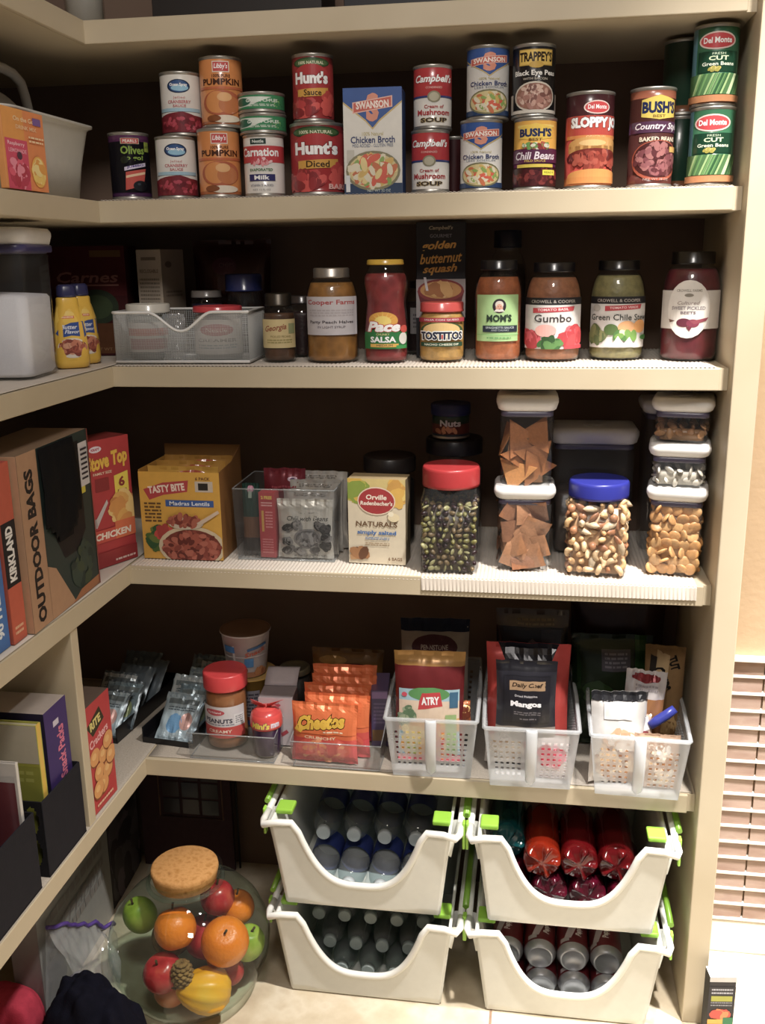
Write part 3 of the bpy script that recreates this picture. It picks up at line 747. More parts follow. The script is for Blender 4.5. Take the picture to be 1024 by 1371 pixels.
# yellow squeeze bottles
def squeeze(label, x, y, rot, first=[None]):
    if first[0] is None:
        t = thing('squeeze_bottle', label, 'bottle', (x, y, LC+.0005), rot, 'yellow squeeze bottles')
        prof = [(.024,.014,0),(.029,.019,.003),(.0305,.020,.012),(.030,.020,.03),(.0285,.019,.05),(.0275,.0185,.066),(.0265,.018,.08),(.022,.016,.1),(.019,.0145,.112),(.0185,.014,.122),(.0165,.013,.124)]
        MB().squircle(prof, '#e9b818', .85, 8).build('bottle_body', 'gloss', t)
        MB().squircle([(.0165,.014,.1242),(.017,.0145,.128),(.016,.0135,.142),(.012,.011,.146)], '#2b2c58', .9, 8).build('cap', 'plastic', t)
        def fm(u, v, h):
            a = (u-.5)*2.2; z = .016 + .092*v
            w = .0302 if z < .04 else .0302-(z-.04)*.06 if z < .085 else .0275-(z-.085)*.28
            return ((w+.0006+h)*math.sin(a), -(w*.66+.0009+h)*math.cos(a)**.8, z)
        m = MB(); m.grid(lambda u, v: fm(u, v, 0), 18, 12, '#f0c53a'); lb = m.build('label', 'gloss', t)
        k = Ink(fm, .066, .092, 18, 12)
        k.ell(.42,.86,.22,.06,'#f4d060').rect(.2,.78,.62,.83,'#e06a2a').text('SQUEEZE',.42,.805,.34,.03,'#fff4d0',.02)
        k.poly([(.02,.5),(.2,.62),(.5,.7),(.9,.72),(.98,.46),(.9,.42),(.5,.46),(.2,.42)],'#1f4796').text('Butter',.45,.62,.44,.08,'#e8ecf6',.02,shear=.3).text('Flavor',.52,.53,.4,.07,'#e8ecf6',.02,shear=.3)
        k.ell(.5,.22,.42,.19,'#e9dfce').blobs(.5,.23,.38,.16,40,.1,['#a85038','#c87858','#8a3a2a','#d89a78'],3)
        k.build(lb, 'gloss'); first[0] = t; return t
    return dup(first[0], label, (x, y, LC+.0005), rot)
squeeze('yellow squeeze bottle with blue label, beside the sugar canister', -.053, -.05, .62)
squeeze('yellow squeeze bottle partly hidden behind its twin', -.064, .022, 1.0)
def art_flour(k):
    k.rect(0,.55,1,1,'#4a1216').rect(.55,.9,.95,.96,'#6a4a24').text('Carnes',.5,.72,.8,.1,'#8a5a50',.02,shear=.2).rect(.1,.64,.9,.655,'#8a5a50').ell(.6,.45,.28,.16,'#2f3a2a').ell(.6,.45,.2,.11,'#3c4a30').rect(.3,.02,.98,.3,'#5a3418').text('NET WT 5 LB',.7,.06,.4,.025,'#8a6a48')
make_carton('flour_bag', 'tall dim red and brown paper bag behind the squeeze bottles', -.115, .17, LC+.0005, .155, .09, .215, '#3f1216', art_flour, None, .12, 'bag', mat='matte', part='paper_bag')
make_jar('spice_jar', 'small spice jar at the picture edge before the sugar canister', -.078, -.352, LC+.0005, [(.02,0),(.024,.003),(.024,.055),(.019,.066)], .05, '#b84a2a', ('#d9cfa8', .021, .064, .078, 'plain'), (.024,.012,.045,3,'#d8d2b8',lambda k: k.rect(0,0,1,.4,'#c04a2a')))

# white mesh basket with a dipped front
t = thing('mesh_basket', 'white metal mesh basket with a dipped front edge', 'basket', (.1235, .0925, LC+.0005), .05)
BWd, BD, BH = .1265, .068, .093
def dip(x): 
    q = abs(x-.0)/.062
    return BH if q >= 1 else BH - .034*(.5+.5*math.cos(PI*q))
def mesh_panel(m, f, nu, nv, top, dens=1):
    for i in range(nu+1):
        u = i/nu
        m.tube([f(u, 0), f(u, top(u))],   .00042, '#e2e4e2', 3)
    for j in range(nv+1):
        v = j/nv; run = []
        for i in range(nu*1+1):
            u = i/nu
            if v <= top(u) + .001: run.append(f(u, v))
            else:
                if len(run) > 1: m.tube([run[0], run[-1]],   .00042, '#e2e4e2', 3)
                run = []
        if len(run) > 1: m.tube([run[0], run[-1]],   .00042, '#e2e4e2', 3)
m = MB(); mesh_panel(m, lambda u, v: ((u*2-1)*BWd, -BD, .003+BH*v*.98), 100, 36, lambda u: dip((u*2-1)*BWd)/BH); m.build('front_mesh', 'plastic', t)
for nm, f in (('end_mesh', lambda u, v: (BWd, (u*2-1)*BD, .003+BH*v*.98)), ('end_mesh', lambda u, v: (-BWd, (u*2-1)*BD, .003+BH*v*.98)), ('back_mesh', lambda u, v: ((u*2-1)*BWd, BD, .003+BH*v*.98))):
    m = MB(); mesh_panel(m, f, 52 if nm[0] == 'e' else 60, 36 if nm[0] == 'e' else 24, lambda u: 1); m.build(nm, 'plastic', t)
m = MB()
pts = [(BWd,-BD,BH),(BWd,BD,BH),(-BWd,BD,BH),(-BWd,-BD,BH)] + [((i/40*2-1)*BWd,-BD,dip((i/40*2-1)*BWd)) for i in range(1,40)]
m.tube(pts, .0026, '#eeeeec', 8, True); m.build('rim_wire', 'plastic', t)
m = MB(); m.tube([(BWd,-BD,.003),(BWd,BD,.003),(-BWd,BD,.003),(-BWd,-BD,.003)], .0026, '#e8e8e6', 8, True); m.build('base_wire', 'plastic', t)
MB().box(-BWd,BWd,-BD,BD,.0018,.0026,'#c8cac8').build('base_mesh', 'plastic', t)
ZB = LC + .0042
make_jar('cocoa_tub', 'tub with a wide white lid standing in the mesh basket', .045, .078, ZB, [(.036,0),(.038,.004),(.038,.082),(.036,.086)], .08, '#8a8a86', ('#dcd8cc', .041, .086, .103, 'plain'), (.038,.015,.07,3,'#cfcac4',lambda k: (k.rect(.1,.55,.9,.8,'#c05a3a'), k.rect(.15,.1,.85,.45,'#a86a6a'))), fmat='plastic')
def art_wl(k):
    k.rect(.2,.9,.8,.93,'#8a7a68').text('RECLOSABLE',.5,.8,.75,.035,'#7a6a58',.02).lines(.1,.12,.9,.74,17,'#8f8272')
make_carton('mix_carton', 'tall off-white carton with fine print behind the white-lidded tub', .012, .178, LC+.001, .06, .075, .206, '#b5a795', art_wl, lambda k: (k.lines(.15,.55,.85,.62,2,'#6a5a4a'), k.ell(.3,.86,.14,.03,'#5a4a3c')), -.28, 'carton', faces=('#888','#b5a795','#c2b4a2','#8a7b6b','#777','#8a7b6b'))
make_pouch('plastic_cup_sleeve', 'crinkled clear plastic wrap inside the mesh basket dip', .1, .058, ZB, .045, .085, .03, '#c8ccd0', None, 0, -.1, 'wrap', None, 'film', 3, wrinkle=.006)
make_jar('red_lid_tub', 'tub with flat red lid in the mesh basket', .182, .077, ZB, [(.042,0),(.044,.004),(.044,.084),(.043,.087)], .083, '#a8a09a', ('#d01f30', .0455, .087, .0985, 'plain'), (.044,.012,.075,3,'#d6cfc8',lambda k: (k.ell(.5,.7,.25,.17,'#b04a48'), k.text('Nestle',.5,.7,.3,.12,'#e8d8d0'), k.text('CREAMER',.5,.4,.6,.1,'#8a8278',.02), k.lines(.2,.15,.8,.3,2,'#98a0a0'))), fmat='plastic')
make_jar('spread_jar', 'clear jar with dark blue lid behind the mesh basket', .198, .2, LC+.001, [(.03,0),(.034,.004),(.035,.1),(.032,.118),(.031,.122)], .09, '#3a2420', ('#132a6e', .036, .124, .157, 'plain'), None)
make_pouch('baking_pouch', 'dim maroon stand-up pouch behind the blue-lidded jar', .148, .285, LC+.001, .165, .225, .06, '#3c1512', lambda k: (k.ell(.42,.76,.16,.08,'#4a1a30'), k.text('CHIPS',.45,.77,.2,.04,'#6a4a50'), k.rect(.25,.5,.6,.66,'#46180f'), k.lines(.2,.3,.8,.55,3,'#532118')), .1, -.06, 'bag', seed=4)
make_jar('cupcake_cup_jar', 'dark purple jar between the carton and the blue-lidded jar', .118, .205, LC+.001, [(.03,0),(.032,.004),(.032,.1),(.028,.11)], .1, '#2a1e38', ('#8c8682', .03, .112, .126, 'plain'))

# jars along the front
def jar_prof(r, h, neck, sh=.3, base=.92):
    """round jar outline: body radius, glass height, neck radius, share of the height taken by the shoulder"""
    z1 = h*(1-sh)
    P = [(r*base*.9, .0), (r*base, .0015), (r*.99, .008), (r, .014), (r, z1)]
    for i in range(1, 8):
        a = PI/2*i/7
        P.append((neck + (r-neck)*math.cos(a)**1.25, z1 + (h-z1)*.86*math.sin(a)))
    P += [(neck, h*.985), (neck, h)]
    return P
def put(name, label, x, yf, R, *a, da=0, **k):
    y = yf + R
    return make_jar(name, label, x, y, LC+.0005, *a, face=facing(x, y, .8)+da, **k)
def art_georgia(k):
    k.text('Georgia',.42,.68,.56,.26,'#9c4a2a',.02,shear=.4,rot=.12).text('PICKLED PECANS',.55,.4,.5,.07,'#8a7a3a').lines(.2,.15,.85,.32,2,'#a89a5a').rect(.75,.5,.95,.85,'#9aa070')
put('pecan_jar', 'small jar of brown pecans with cream label, beside the mesh basket', .299, .048, .031, jar_prof(.031,.105,.022,.25), .088, '#5a3a24', ('#4a443c', .0245, .101, .124, 'metal'), (.031,.026,.078,2.4,'#d9c48a',art_georgia), fmat='lumpy')
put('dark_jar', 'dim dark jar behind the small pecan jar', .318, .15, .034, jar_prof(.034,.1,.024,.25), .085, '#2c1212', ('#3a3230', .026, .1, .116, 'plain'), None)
def art_cooper(k):
    k.text('Cooper Farms',.5,.84,.88,.16,'#b03a3a',.02).lines(.1,.48,.9,.68,3,'#b8b0b4').text('Party Peach Halves',.5,.33,.78,.1,'#3a3038',.01).text('IN LIGHT SYRUP',.5,.21,.46,.06,'#5a5058').rect(.93,0,1,1,'#dcd8dc')
put('peach_jar', 'wide jar of golden peaches with silver lid and white label', .399, .038, .0485, jar_prof(.0485,.158,.031,.34), .142, '#9c6512', ('#a8a29a', .033, .15, .168, 'metal'), (.0485,.05,.118,2.3,'#c9c4c8',art_cooper), fmat='lumpy')
def art_pace(k):
    k.ell(.45,.78,.3,.2,'#e8a62a'); 
    for i in range(9):
        a = PI*i/8; k.poly([(.45+.16*math.cos(a)-.015,.76+.1*math.sin(a)),(.45+.3*math.cos(a),.76+.24*math.sin(a)),(.45+.16*math.cos(a)+.015,.76+.1*math.sin(a))],'#f2c84a')
    k.ell(.45,.76,.16,.13,'#f4d868').rect(.02,.12,.98,.5,'#1f7a3c').poly([(.02,.5),(.3,.58),(.98,.5)],'#1f7a3c').text('Pace',.46,.64,.66,.24,'#ffffff',.05,shear=.25,edge='#c42a2a',ew=.05).text('CHUNKY',.45,.46,.25,.05,'#f0e8a0').text('SALSA',.45,.34,.5,.14,'#ffffff',.04).rect(.2,.16,.75,.24,'#e0b040').text('MEDIUM',.48,.2,.3,.05,'#234').ell(.86,.36,.1,.14,'#ecebe2').ell(.88,.58,.09,.09,'#d8402e').rect(.7,.12,.95,.2,'#2f9a4c')
put('salsa_jar', 'tall red salsa jar with yellow lid', .5, .041, .041, [(.036,0),(.039,.002),(.0405,.012),(.0405,.06),(.038,.085),(.036,.105),(.038,.125),(.0405,.14),(.0395,.152),(.033,.163),(.031,.17),(.031,.176)], .157, '#8c1f22', ('#dfb21c', .033, .172, .1815, 'plain'), (.0405,.016,.092,2.3,None,art_pace), fmat='lumpy')
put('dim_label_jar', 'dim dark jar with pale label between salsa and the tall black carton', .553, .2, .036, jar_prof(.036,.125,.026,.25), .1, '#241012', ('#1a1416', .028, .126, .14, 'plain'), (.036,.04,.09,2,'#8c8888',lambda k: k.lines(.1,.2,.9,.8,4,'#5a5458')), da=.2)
def art_squash(k):
    k.text("Campbell's",.5,.955,.48,.035,'#a89a80',.02,shear=.25).text('GOURMET',.5,.9,.44,.025,'#8a8490').text('golden',.45,.825,.72,.075,'#d8a23a',.03,shear=.35,rot=.05).text('butternut',.5,.74,.86,.075,'#d8a23a',.02,shear=.35,rot=.06).text('squash',.48,.655,.7,.075,'#d8a23a',.03,shear=.35,rot=.05)
    k.rect(.0,.3,1,.585,'#a8a0a0').poly([(.02,.5),(.12,.36),(.3,.3),(.7,.3),(.88,.36),(.98,.5)],'#6e1c22').ell(.5,.5,.47,.085,'#8a2a2a').ell(.5,.505,.42,.065,'#c8904a').blobs(.5,.51,.3,.04,16,.06,['#e0b878','#a86a30','#d8a860'],4).poly([(.2,.5),(.25,.5),(.2,.6),(.15,.6)],'#d8d4d8')
    k.rect(0,0,1,.3,'#15141c').text('SOUP',.5,.2,.4,.05,'#b8a070',.03)
make_carton('soup_carton', 'tall black carton lettered golden butternut squash in gold script', .594, .152, LC+.0005, .092, .06, .247, '#15141b', art_squash, None, .06, 'carton')
def art_tost(k):
    k.rect(0,.86,1,.98,'#b0243c').text('SALSA CON QUESO',.5,.92,.66,.06,'#f4d8dc',.02).ell(.5,.6,.44,.26,'#3f5a34').ell(.5,.62,.36,.22,'#e8c27a').text('TOSTITOS',.5,.47,.86,.27,'#ffffff',.09,edge='#f4f0e4').text('TOSTITOS',.5,.47,.82,.23,'#1c2440',.05).rect(.5,.38,.53,.5,'#c8342a').rect(.08,.16,.92,.28,'#1f4a34').text('NACHO CHEESE DIP',.5,.22,.64,.06,'#e8e8d0',.02)
put('queso_jar', 'short jar of yellow queso dip with red lid', .601, .057, .0425, [(.036,0),(.04,.002),(.0425,.01),(.0425,.066),(.0415,.078),(.037,.088),(.037,.096)], .09, '#c8963c', ('#c83a34', .0395, .088, .1055, 'plain'), (.0425,.018,.08,2.4,None,art_tost), fmat='food')
def art_mom(k):
    k.ell(.55,.76,.14,.155,'#2a2026').ell(.55,.73,.075,.1,'#d8a088').ell(.55,.79,.085,.08,'#d8cfc4').ell(.55,.73,.06,.075,'#d8a088').poly([(.44,.64),(.66,.64),(.62,.69),(.48,.69)],'#e4ded8').ell(.53,.745,.008,.01,'#432').ell(.575,.745,.008,.01,'#432').ell(.553,.695,.022,.008,'#a04a44')
    k.text("MOM'S",.55,.5,.52,.16,'#23382c',.04).rect(.2,.2,.96,.34,'#1c2a3a').text('SPAGHETTI SAUCE',.57,.295,.6,.045,'#b8c4c8',.02).text('AND CHUNKS',.57,.24,.36,.035,'#b8c4c8').rect(0,.14,1,.15,'#7ac070').lines(.3,.05,.8,.1,1,'#5a9a58')
put('pasta_sauce_jar', 'orange pasta sauce jar with pale green label and oval portrait', .703, .072, .043, jar_prof(.043,.163,.029,.3), .148, '#a8551a', ('#15161c', .033, .16, .178, 'plain'), (.043,.036,.118,2.0,'#a8d08c',art_mom), da=-.05)
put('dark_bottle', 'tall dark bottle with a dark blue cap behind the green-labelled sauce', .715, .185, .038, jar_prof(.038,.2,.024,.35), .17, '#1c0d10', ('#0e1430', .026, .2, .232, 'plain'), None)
def band(k, t):
    k.rect(0,.86,1,1,'#1c1a1e').text('CROWELL & COOPER',.5,.925,.66,.06,'#b8b0a8',.01)
def art_gumbo(k):
    band(k, 0); k.poly([(.2,.7),(.8,.74),(.82,.83),(.5,.81),(.2,.8)],'#b82030').text('TOMATO BASIL',.5,.77,.44,.05,'#f2d0d0',.02,rot=.03).text('Gumbo',.5,.6,.54,.15,'#3a3434',.01)
    k.blobs(.14,.18,.22,.2,16,.17,['#c82c38','#d8485a','#b01c2c'],2).blobs(.8,.24,.22,.24,16,.18,['#d02a34','#b81c2c','#e05060'],3).ell(.4,.36,.15,.12,'#e8a8a0').blobs(.5,.1,.2,.13,14,.12,['#3a6a34','#5a8a48','#2c5228'],4).rect(.66,.0,1,.07,'#c02838')
put('gumbo_jar', 'tan gumbo jar with white label picturing red tomatoes', .802, .075, .051, jar_prof(.051,.16,.034,.36), .146, '#a06038', ('#151318', .037, .155, .1725, 'plain'), (.051,.022,.112,2.5,'#dcd8d6',art_gumbo))
def art_stew(k):
    band(k, 0); k.poly([(.3,.72),(.84,.76),(.86,.85),(.5,.83),(.3,.82)],'#b82030').text('TOMATO VERDE',.58,.79,.42,.045,'#f2d0d0',.02,rot=.03).text('Green Chile Stew',.52,.6,.92,.12,'#3a3c36',.01).ell(.16,.78,.07,.07,'#b8b4ac')
    k.blobs(.16,.26,.18,.18,14,.16,['#5a6a40','#6f7a4c','#8a8f5c'],5).ell(.62,.4,.13,.13,'#dba068').ell(.84,.42,.12,.13,'#dd9a50').ell(.4,.36,.1,.11,'#4f6a34').blobs(.6,.24,.2,.1,10,.11,['#6f9a44','#e0dcb0','#4a7a3a'],6).poly([(.3,.02),(.36,.18),(.42,.06),(.5,.24),(.58,.08),(.66,.22),(.74,.04),(.84,.02)],'#f2efe4').ell(.93,.2,.09,.05,'#3c7a34')
put('chile_stew_jar', 'olive green chile stew jar with white label and dark lid', .918, .1, .0495, jar_prof(.0495,.162,.0335,.36), .148, '#8a8150', ('#141318', .0365, .157, .1745, 'plain'), (.0495,.022,.112,2.5,'#dcd9d4',art_stew), da=.05)
def art_beet(k):
    k.rect(0,.16,1,.82,'#cfc9c2').ell(.47,.5,.3,.5,'#e2ddd6').text('CROWELL FARMS',.47,.82,.34,.045,'#8a8478',.02).ell(.47,.74,.06,.03,'#8a8478').text('Cultured',.47,.61,.3,.06,'#9a8a84',.01,shear=.3).text('SWEET PICKLED',.47,.52,.46,.06,'#8a8084',.02).text('BEETS',.47,.44,.2,.05,'#7a6a70',.02)
    k.ell(.42,.27,.1,.075,'#5e1830').ell(.54,.26,.085,.07,'#7a2440').poly([(.5,.3),(.75,.36),(.72,.3),(.55,.24)],'#8a3848').poly([(.3,.3),(.2,.33),(.22,.27)],'#6a4a3a').poly([(.45,.2),(.5,.12),(.53,.2)],'#6a1c34')
put('beet_jar', 'dark red pickled beet jar with shaped white label at the shelf end', 1.045, .085, .0505, jar_prof(.0505,.17,.0345,.28), .158, '#5c0a1a', ('#15110f', .037, .166, .188, 'plain'), (.0505,.04,.14,2.5,None,art_beet), da=-.02, fmat='lumpy')

# ------------------------------------------------------------------ shelf with the nut jars and boxed mixes
def put_box(name, label, x, y, w, d, h, col, art, side, rot, cat='box', **k):
    return make_carton(name, label, x, y, LD+.0005, w, d, h, col, art, side, rot, cat, **k)
# boxes on the side shelf face the room (+x)
def art_bags(k):
    k.rect(0,0,.25,1,'#b58a66').poly([(.25,0),(.62,0),(.36,.3),(.25,.34)],'#b58a66').text('OUTDOOR BAGS',.125,.47,.98,.1,'#241c1a',.05,rot=PI/2).text('18 GAL EA',.29,.36,.28,.045,'#d8d4d0',.02,rot=PI/2)
    k.rect(.25,0,1,1,'#2c3a36').poly([(.25,.0),(.6,.0),(.36,.28),(.25,.32)],'#b58a66').poly([(.55,.0),(1,.0),(1,.06),(.7,.05)],'#a86a3c').poly([(.28,.95),(.85,.95),(.85,.4),(.7,.3),(.5,.3),(.36,.5)],'#0c0b10').rect(.84,.66,.98,.93,'#d6d2d4').rect(.84,.62,.9,.66,'#d8c81c')
    for i in range(7): k.rect(.865,.7+i*.03,.965,.713+i*.03,'#33303a')
    k.rect(.985,0,1,1,'#8a3a30').blobs(.75,.2,.2,.15,20,.06,['#24342e','#34463c','#3c4a34'],3)
t = put_box('trash_bag_box', 'large tan and dark green box of outdoor bags with a black bag hanging out', -.006, -.238, .256, .11, .287, '#7a5c44', art_bags, None, PI/2+.035, faces=('#6a4a34','#8a7058','#7a5c44','#8a3a30','#6a4a34','#b58a66'))
m = MB()
def hang(u, v):
    z = .285 - .165*v; x = -.062 + .125*u + .012*v*(u-.3)
    return (x, -.0035 - .007*math.sin(PI*v)*(.6+.4*math.sin(9*u)) - .002*mnoise.noise(Vector((u*6, v*6, 1))), z)
m.grid(hang, 18, 14, lambda u, v: None if (v > .75 and (u < (v-.75)*1.5 or u > 1-(v-.75)*1.2)) else '#09090c'); m.build('black_bag', 'matte', t, solid=.001)
def art_kirk(k):
    k.rect(0,.68,1,1,'#c24a26').rect(0,.32,1,.68,'#15141a').rect(0,0,1,.32,'#c8502a').text('KIRKLAND',.5,.5,.31*6.7,.075,'#f0efec',.05,rot=PI/2).lines(.2,.04,.8,.1,2,'#e8b890')
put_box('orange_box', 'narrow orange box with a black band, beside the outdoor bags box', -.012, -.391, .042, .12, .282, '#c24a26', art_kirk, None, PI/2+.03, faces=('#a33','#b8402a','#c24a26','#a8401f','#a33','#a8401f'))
def art_blue(k):
    k.rect(0,0,1,1,'#2f6fb8').text('90 FREEZER BAGS',.5,.4,.66*6.8,.06,'#e8f0f8',.04,rot=PI/2).rect(0,.72,1,.85,'#1d4a86')
put_box('blue_box', 'narrow blue box with white lettering up its spine, beside the orange box', -.016, -.435, .042, .12, .285, '#2a63a8', art_blue, None, PI/2+.02)
put_box('teal_box', 'narrow dark teal box at the picture edge next to the blue box', -.02, -.479, .04, .12, .28, '#1c4a58', lambda k: k.rect(0,.5,1,.9,'#14343f'), None, PI/2+.02)
def art_stove(k):
    k.rect(0,0,1,1,'#b4161f').ell(.27,.93,.13,.025,'#e8dce8').text('KRAFT',.27,.93,.18,.02,'#b02a4a',.04).text('Stove Top',.5,.82,.9,.15,'#e9b820',.05,shear=.15,rot=.08,edge='#7a0c12',ew=.015).text('FAMILY SIZE',.38,.74,.4,.02,'#f0d8c0',.02)
    k.poly([(.62,.54),(.93,.56),(.93,.72),(.62,.7)],'#ead33a').text('6',.78,.645,.14,.08,'#8a1a1c',.04).text('POUCHES',.78,.575,.2,.02,'#8a1a1c',.03).rect(.2,.6,.5,.7,'#8c1018').poly([(.1,.36),(.42,.53),(.44,.5),(.16,.32)],'#c8c0c0').poly([(.06,.38),(.16,.4),(.18,.34),(.1,.31)],'#a89c9c')
    k.blobs(.78,.42,.3,.14,40,.09,['#e0a84a','#d8923a','#c47a2a','#ecc878'],6).rect(.0,.2,1,.3,'#c83a22').rect(.55,.2,1,.34,'#d8632a').text('CHICKEN',.5,.25,.8,.055,'#f2e6d8',.04,shear=.1).rect(0,0,1,.12,'#9c111a').lines(.5,.02,.95,.05,1,'#e8c8c0')
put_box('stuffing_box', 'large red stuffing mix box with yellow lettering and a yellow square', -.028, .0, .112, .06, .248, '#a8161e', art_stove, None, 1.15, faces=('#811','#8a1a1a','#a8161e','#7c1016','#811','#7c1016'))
# open yellow display box
t = thing('display_carton', 'open yellow rice-dish display box with meal picture', 'box', (.0955, .043, LD+.0005), .0)
w, d, h = .163, .145, .176
m = MB(); th = .0012
m.box(-w/2, w/2, 0, th, 0, h, '#e2a91c'); m.build('front_wall', 'paper', t)
b = t.children[-1] if t.children else None
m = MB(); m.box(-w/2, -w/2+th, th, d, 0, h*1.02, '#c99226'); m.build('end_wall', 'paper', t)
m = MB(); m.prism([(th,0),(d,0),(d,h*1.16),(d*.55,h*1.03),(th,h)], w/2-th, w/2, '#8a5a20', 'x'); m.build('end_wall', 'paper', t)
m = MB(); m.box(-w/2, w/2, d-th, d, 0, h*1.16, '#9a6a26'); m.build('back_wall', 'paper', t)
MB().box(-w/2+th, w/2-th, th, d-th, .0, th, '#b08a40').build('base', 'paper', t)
fw = [c for c in t.children if c.name.startswith('front_wall')][0]
k = Ink(flat_map((-w/2,-.0003,0),(w,0,0),(0,0,h)), w, h)
k.rect(0,0,1,1,'#dda51e').poly([(.05,.8),(.3,.88),(.62,.91),(.6,.78),(.3,.74),(.12,.68)],'#b8282e').text('TASTY BITE',.34,.815,.46,.085,'#f6e0d0',.04,rot=.11).rect(.7,.78,.92,.9,'#cdbfae').rect(.74,.8,.86,.88,'#2a2622').text('6 PACK',.8,.93,.18,.035,'#6a3a1a',.02)
k.rect(.32,.61,.92,.685,'#2a58a0').text('Madras Lentils',.62,.647,.5,.045,'#e8eef8',.02).lines(.05,.42,.26,.66,6,'#6a4a20').blobs(.18,.24,.13,.16,20,.08,['#4a6a2a','#2f5a30','#6a7a34'],3).blobs(.3,.3,.13,.08,12,.08,['#c83224','#d84a30','#a82a20'],4)
k.ell(.62,.15,.42,.24,'#d8c4a0').ell(.62,.14,.37,.21,'#7c3020').blobs(.62,.14,.37,.2,130,.05,['#8f3a28','#a84c34','#6a2418','#b86048'],7).ell(.56,.42,.22,.07,'#d0c0a8').blobs(.55,.45,.22,.08,40,.05,['#9a4430','#7c2c1e','#b05a40'],8).poly([(.7,.43),(.97,.58),(.99,.55),(.74,.4)],'#d8c0a8')
k.build(fw, 'paper')
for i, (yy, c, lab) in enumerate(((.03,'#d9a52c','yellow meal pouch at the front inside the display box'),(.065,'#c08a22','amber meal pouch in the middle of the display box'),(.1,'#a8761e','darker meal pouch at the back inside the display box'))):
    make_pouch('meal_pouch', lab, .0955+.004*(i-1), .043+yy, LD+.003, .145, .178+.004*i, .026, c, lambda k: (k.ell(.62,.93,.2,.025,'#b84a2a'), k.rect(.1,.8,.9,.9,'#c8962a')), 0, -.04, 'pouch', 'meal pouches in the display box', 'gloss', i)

# clear acrylic bins: thin walls, open top
def clear_bin(name, label, x, y, z, w, d, h, rot=0, front=None, flare=.004, mat='clear_plastic'):
    t = thing(name, label, 'bin', (x, y, z), rot)
    f = front if front else h
    a, b = w/2, d
    m = MB().add([(-a,0,.0),(a,0,.0),(a+flare,-flare,f),(-a-flare,-flare,f)], [(0,1,2,3)], '#fff'); m.build('front_wall', mat, t, solid=.0016)
    m = MB().add([(-a,b,0),(a,b,0),(a+flare,b+flare,h),(-a-flare,b+flare,h)], [(3,2,1,0)], '#fff'); m.build('back_wall', mat, t, solid=.0016)
    for s in (-1, 1):
        m = MB().add([(s*a,0,0),(s*a,b,0),(s*(a+flare),b+flare,h),(s*(a+flare),d*.3,h),(s*(a+flare),d*.12,f+(h-f)*.3),(s*(a+flare),-flare,f)], [(0,1,2,3,4,5)], '#fff'); m.build('side_wall', mat, t, solid=.0016)
    MB().box(-a, a, 0, b, 0, .0014, '#fff').build('base', mat, t)
    g = a+flare
    pts = [(-g,-flare,f),(g,-flare,f),(g,d*.12,f+(h-f)*.3),(g,d*.3,h),(g,b+flare,h),(-g,b+flare,h),(-g,d*.3,h),(-g,d*.12,f+(h-f)*.3)]
    m = MB(); m.tube(pts, .0013, '#e4eaec', 6, True); m.build('rim', 'gloss_clear', t)
    m = MB(); m.tube([(-a,0,.001),(a,0,.001),(a,b,.001),(-a,b,.001)], .0012, '#e4eaec', 6, True); m.build('base_edge', 'gloss_clear', t)
    return t
glass_mat('gloss_clear', '#dfe4e6', .22, .08)
clear_bin('clear_packet_bin', 'clear bin holding the chili packets', .2995, .059, LD+.0005, .193, .15, .143, .01)
def art_cwb(k):
    k.rect(0,0,1,1,'#cbc5b8').text('Carroll Shelby',.55,.77,.34,.03,'#5a524a').text('Chili with Beans',.55,.68,.76,.08,'#2a2624',.01,shear=.3)
    k.ell(.55,.34,.26,.17,'#8f8a86').ell(.55,.34,.22,.14,'#6a6664').blobs(.55,.34,.21,.13,50,.05,['#8a8684','#55504e','#a8a4a0'],5)
    for u, v in ((.2,.52),(.35,.57),(.75,.56),(.88,.5),(.18,.3),(.2,.14),(.42,.12),(.68,.14),(.88,.22),(.9,.36)): k.blobs(u, v, .1, .07, 6, .09, ['#4a4644','#77726e','#9c9894','#2f2c2a'], int(u*100))
    k.lines(.3,.03,.85,.06,1,'#5a5654')
R = random.Random(3)
for i in range(4):
    make_pouch('chili_packet', ['foremost white chili packet in the clear bin','second white chili packet in the clear bin','third white chili packet in the clear bin','rearmost, tallest-standing white chili packet in the clear bin'][i], .337+.005*i, .072+.026*i, LD+.003, .112, .118+.013*i, .014, '#c9c4bb', art_cwb if i == 0 else (lambda k: k.lines(.2,.9,.8,.95,2,'#9a958e')), -.02*i, -.05, 'packet', 'white packets in the clear bin', 'foil', i, .05, wrinkle=.004)
def art_redp(k):
    k.rect(0,0,1,1,'#b8202e').text('2 FREE',.5,.92,.7,.05,'#e8c84a',.04).lines(.15,.78,.85,.86,2,'#f0b0b0').lines(.4,.45,.85,.72,6,'#e88a8a').rect(.15,.4,.3,.72,'#d8a03a').lines(.15,.06,.85,.3,6,'#e07a7a')
make_carton('red_packet', 'narrow red seasoning box in the clear bin', .263, .066, LD+.003, .032, .03, .132, '#a81c28', art_redp, None, -.06, 'box')
make_pouch('green_packet', 'dark green and tan packet standing at the end of the clear bin', .226, .082, LD+.003, .036, .145, .02, lambda u, v: '#23443c' if v > .55 else '#7a5238' if v > .25 else '#3c3430', lambda k: (k.ell(.5,.92,.2,.05,'#c88aa0'), k.rect(.4,.8,.6,.9,'#a8b8a8')), 0, -.04, 'packet', seed=9)
make_pouch('maroon_packet', 'maroon packet lying over the top of the clear bin', .283, .12, LD+.003, .085, .166, .02, '#7a1426', lambda k: (k.ell(.7,.87,.12,.03,'#c8a8b8'), k.ell(.7,.87,.06,.015,'#4a2a5a'), k.lines(.2,.7,.8,.8,2,'#a83a4a')), .05, -.12, 'packet', seed=6)
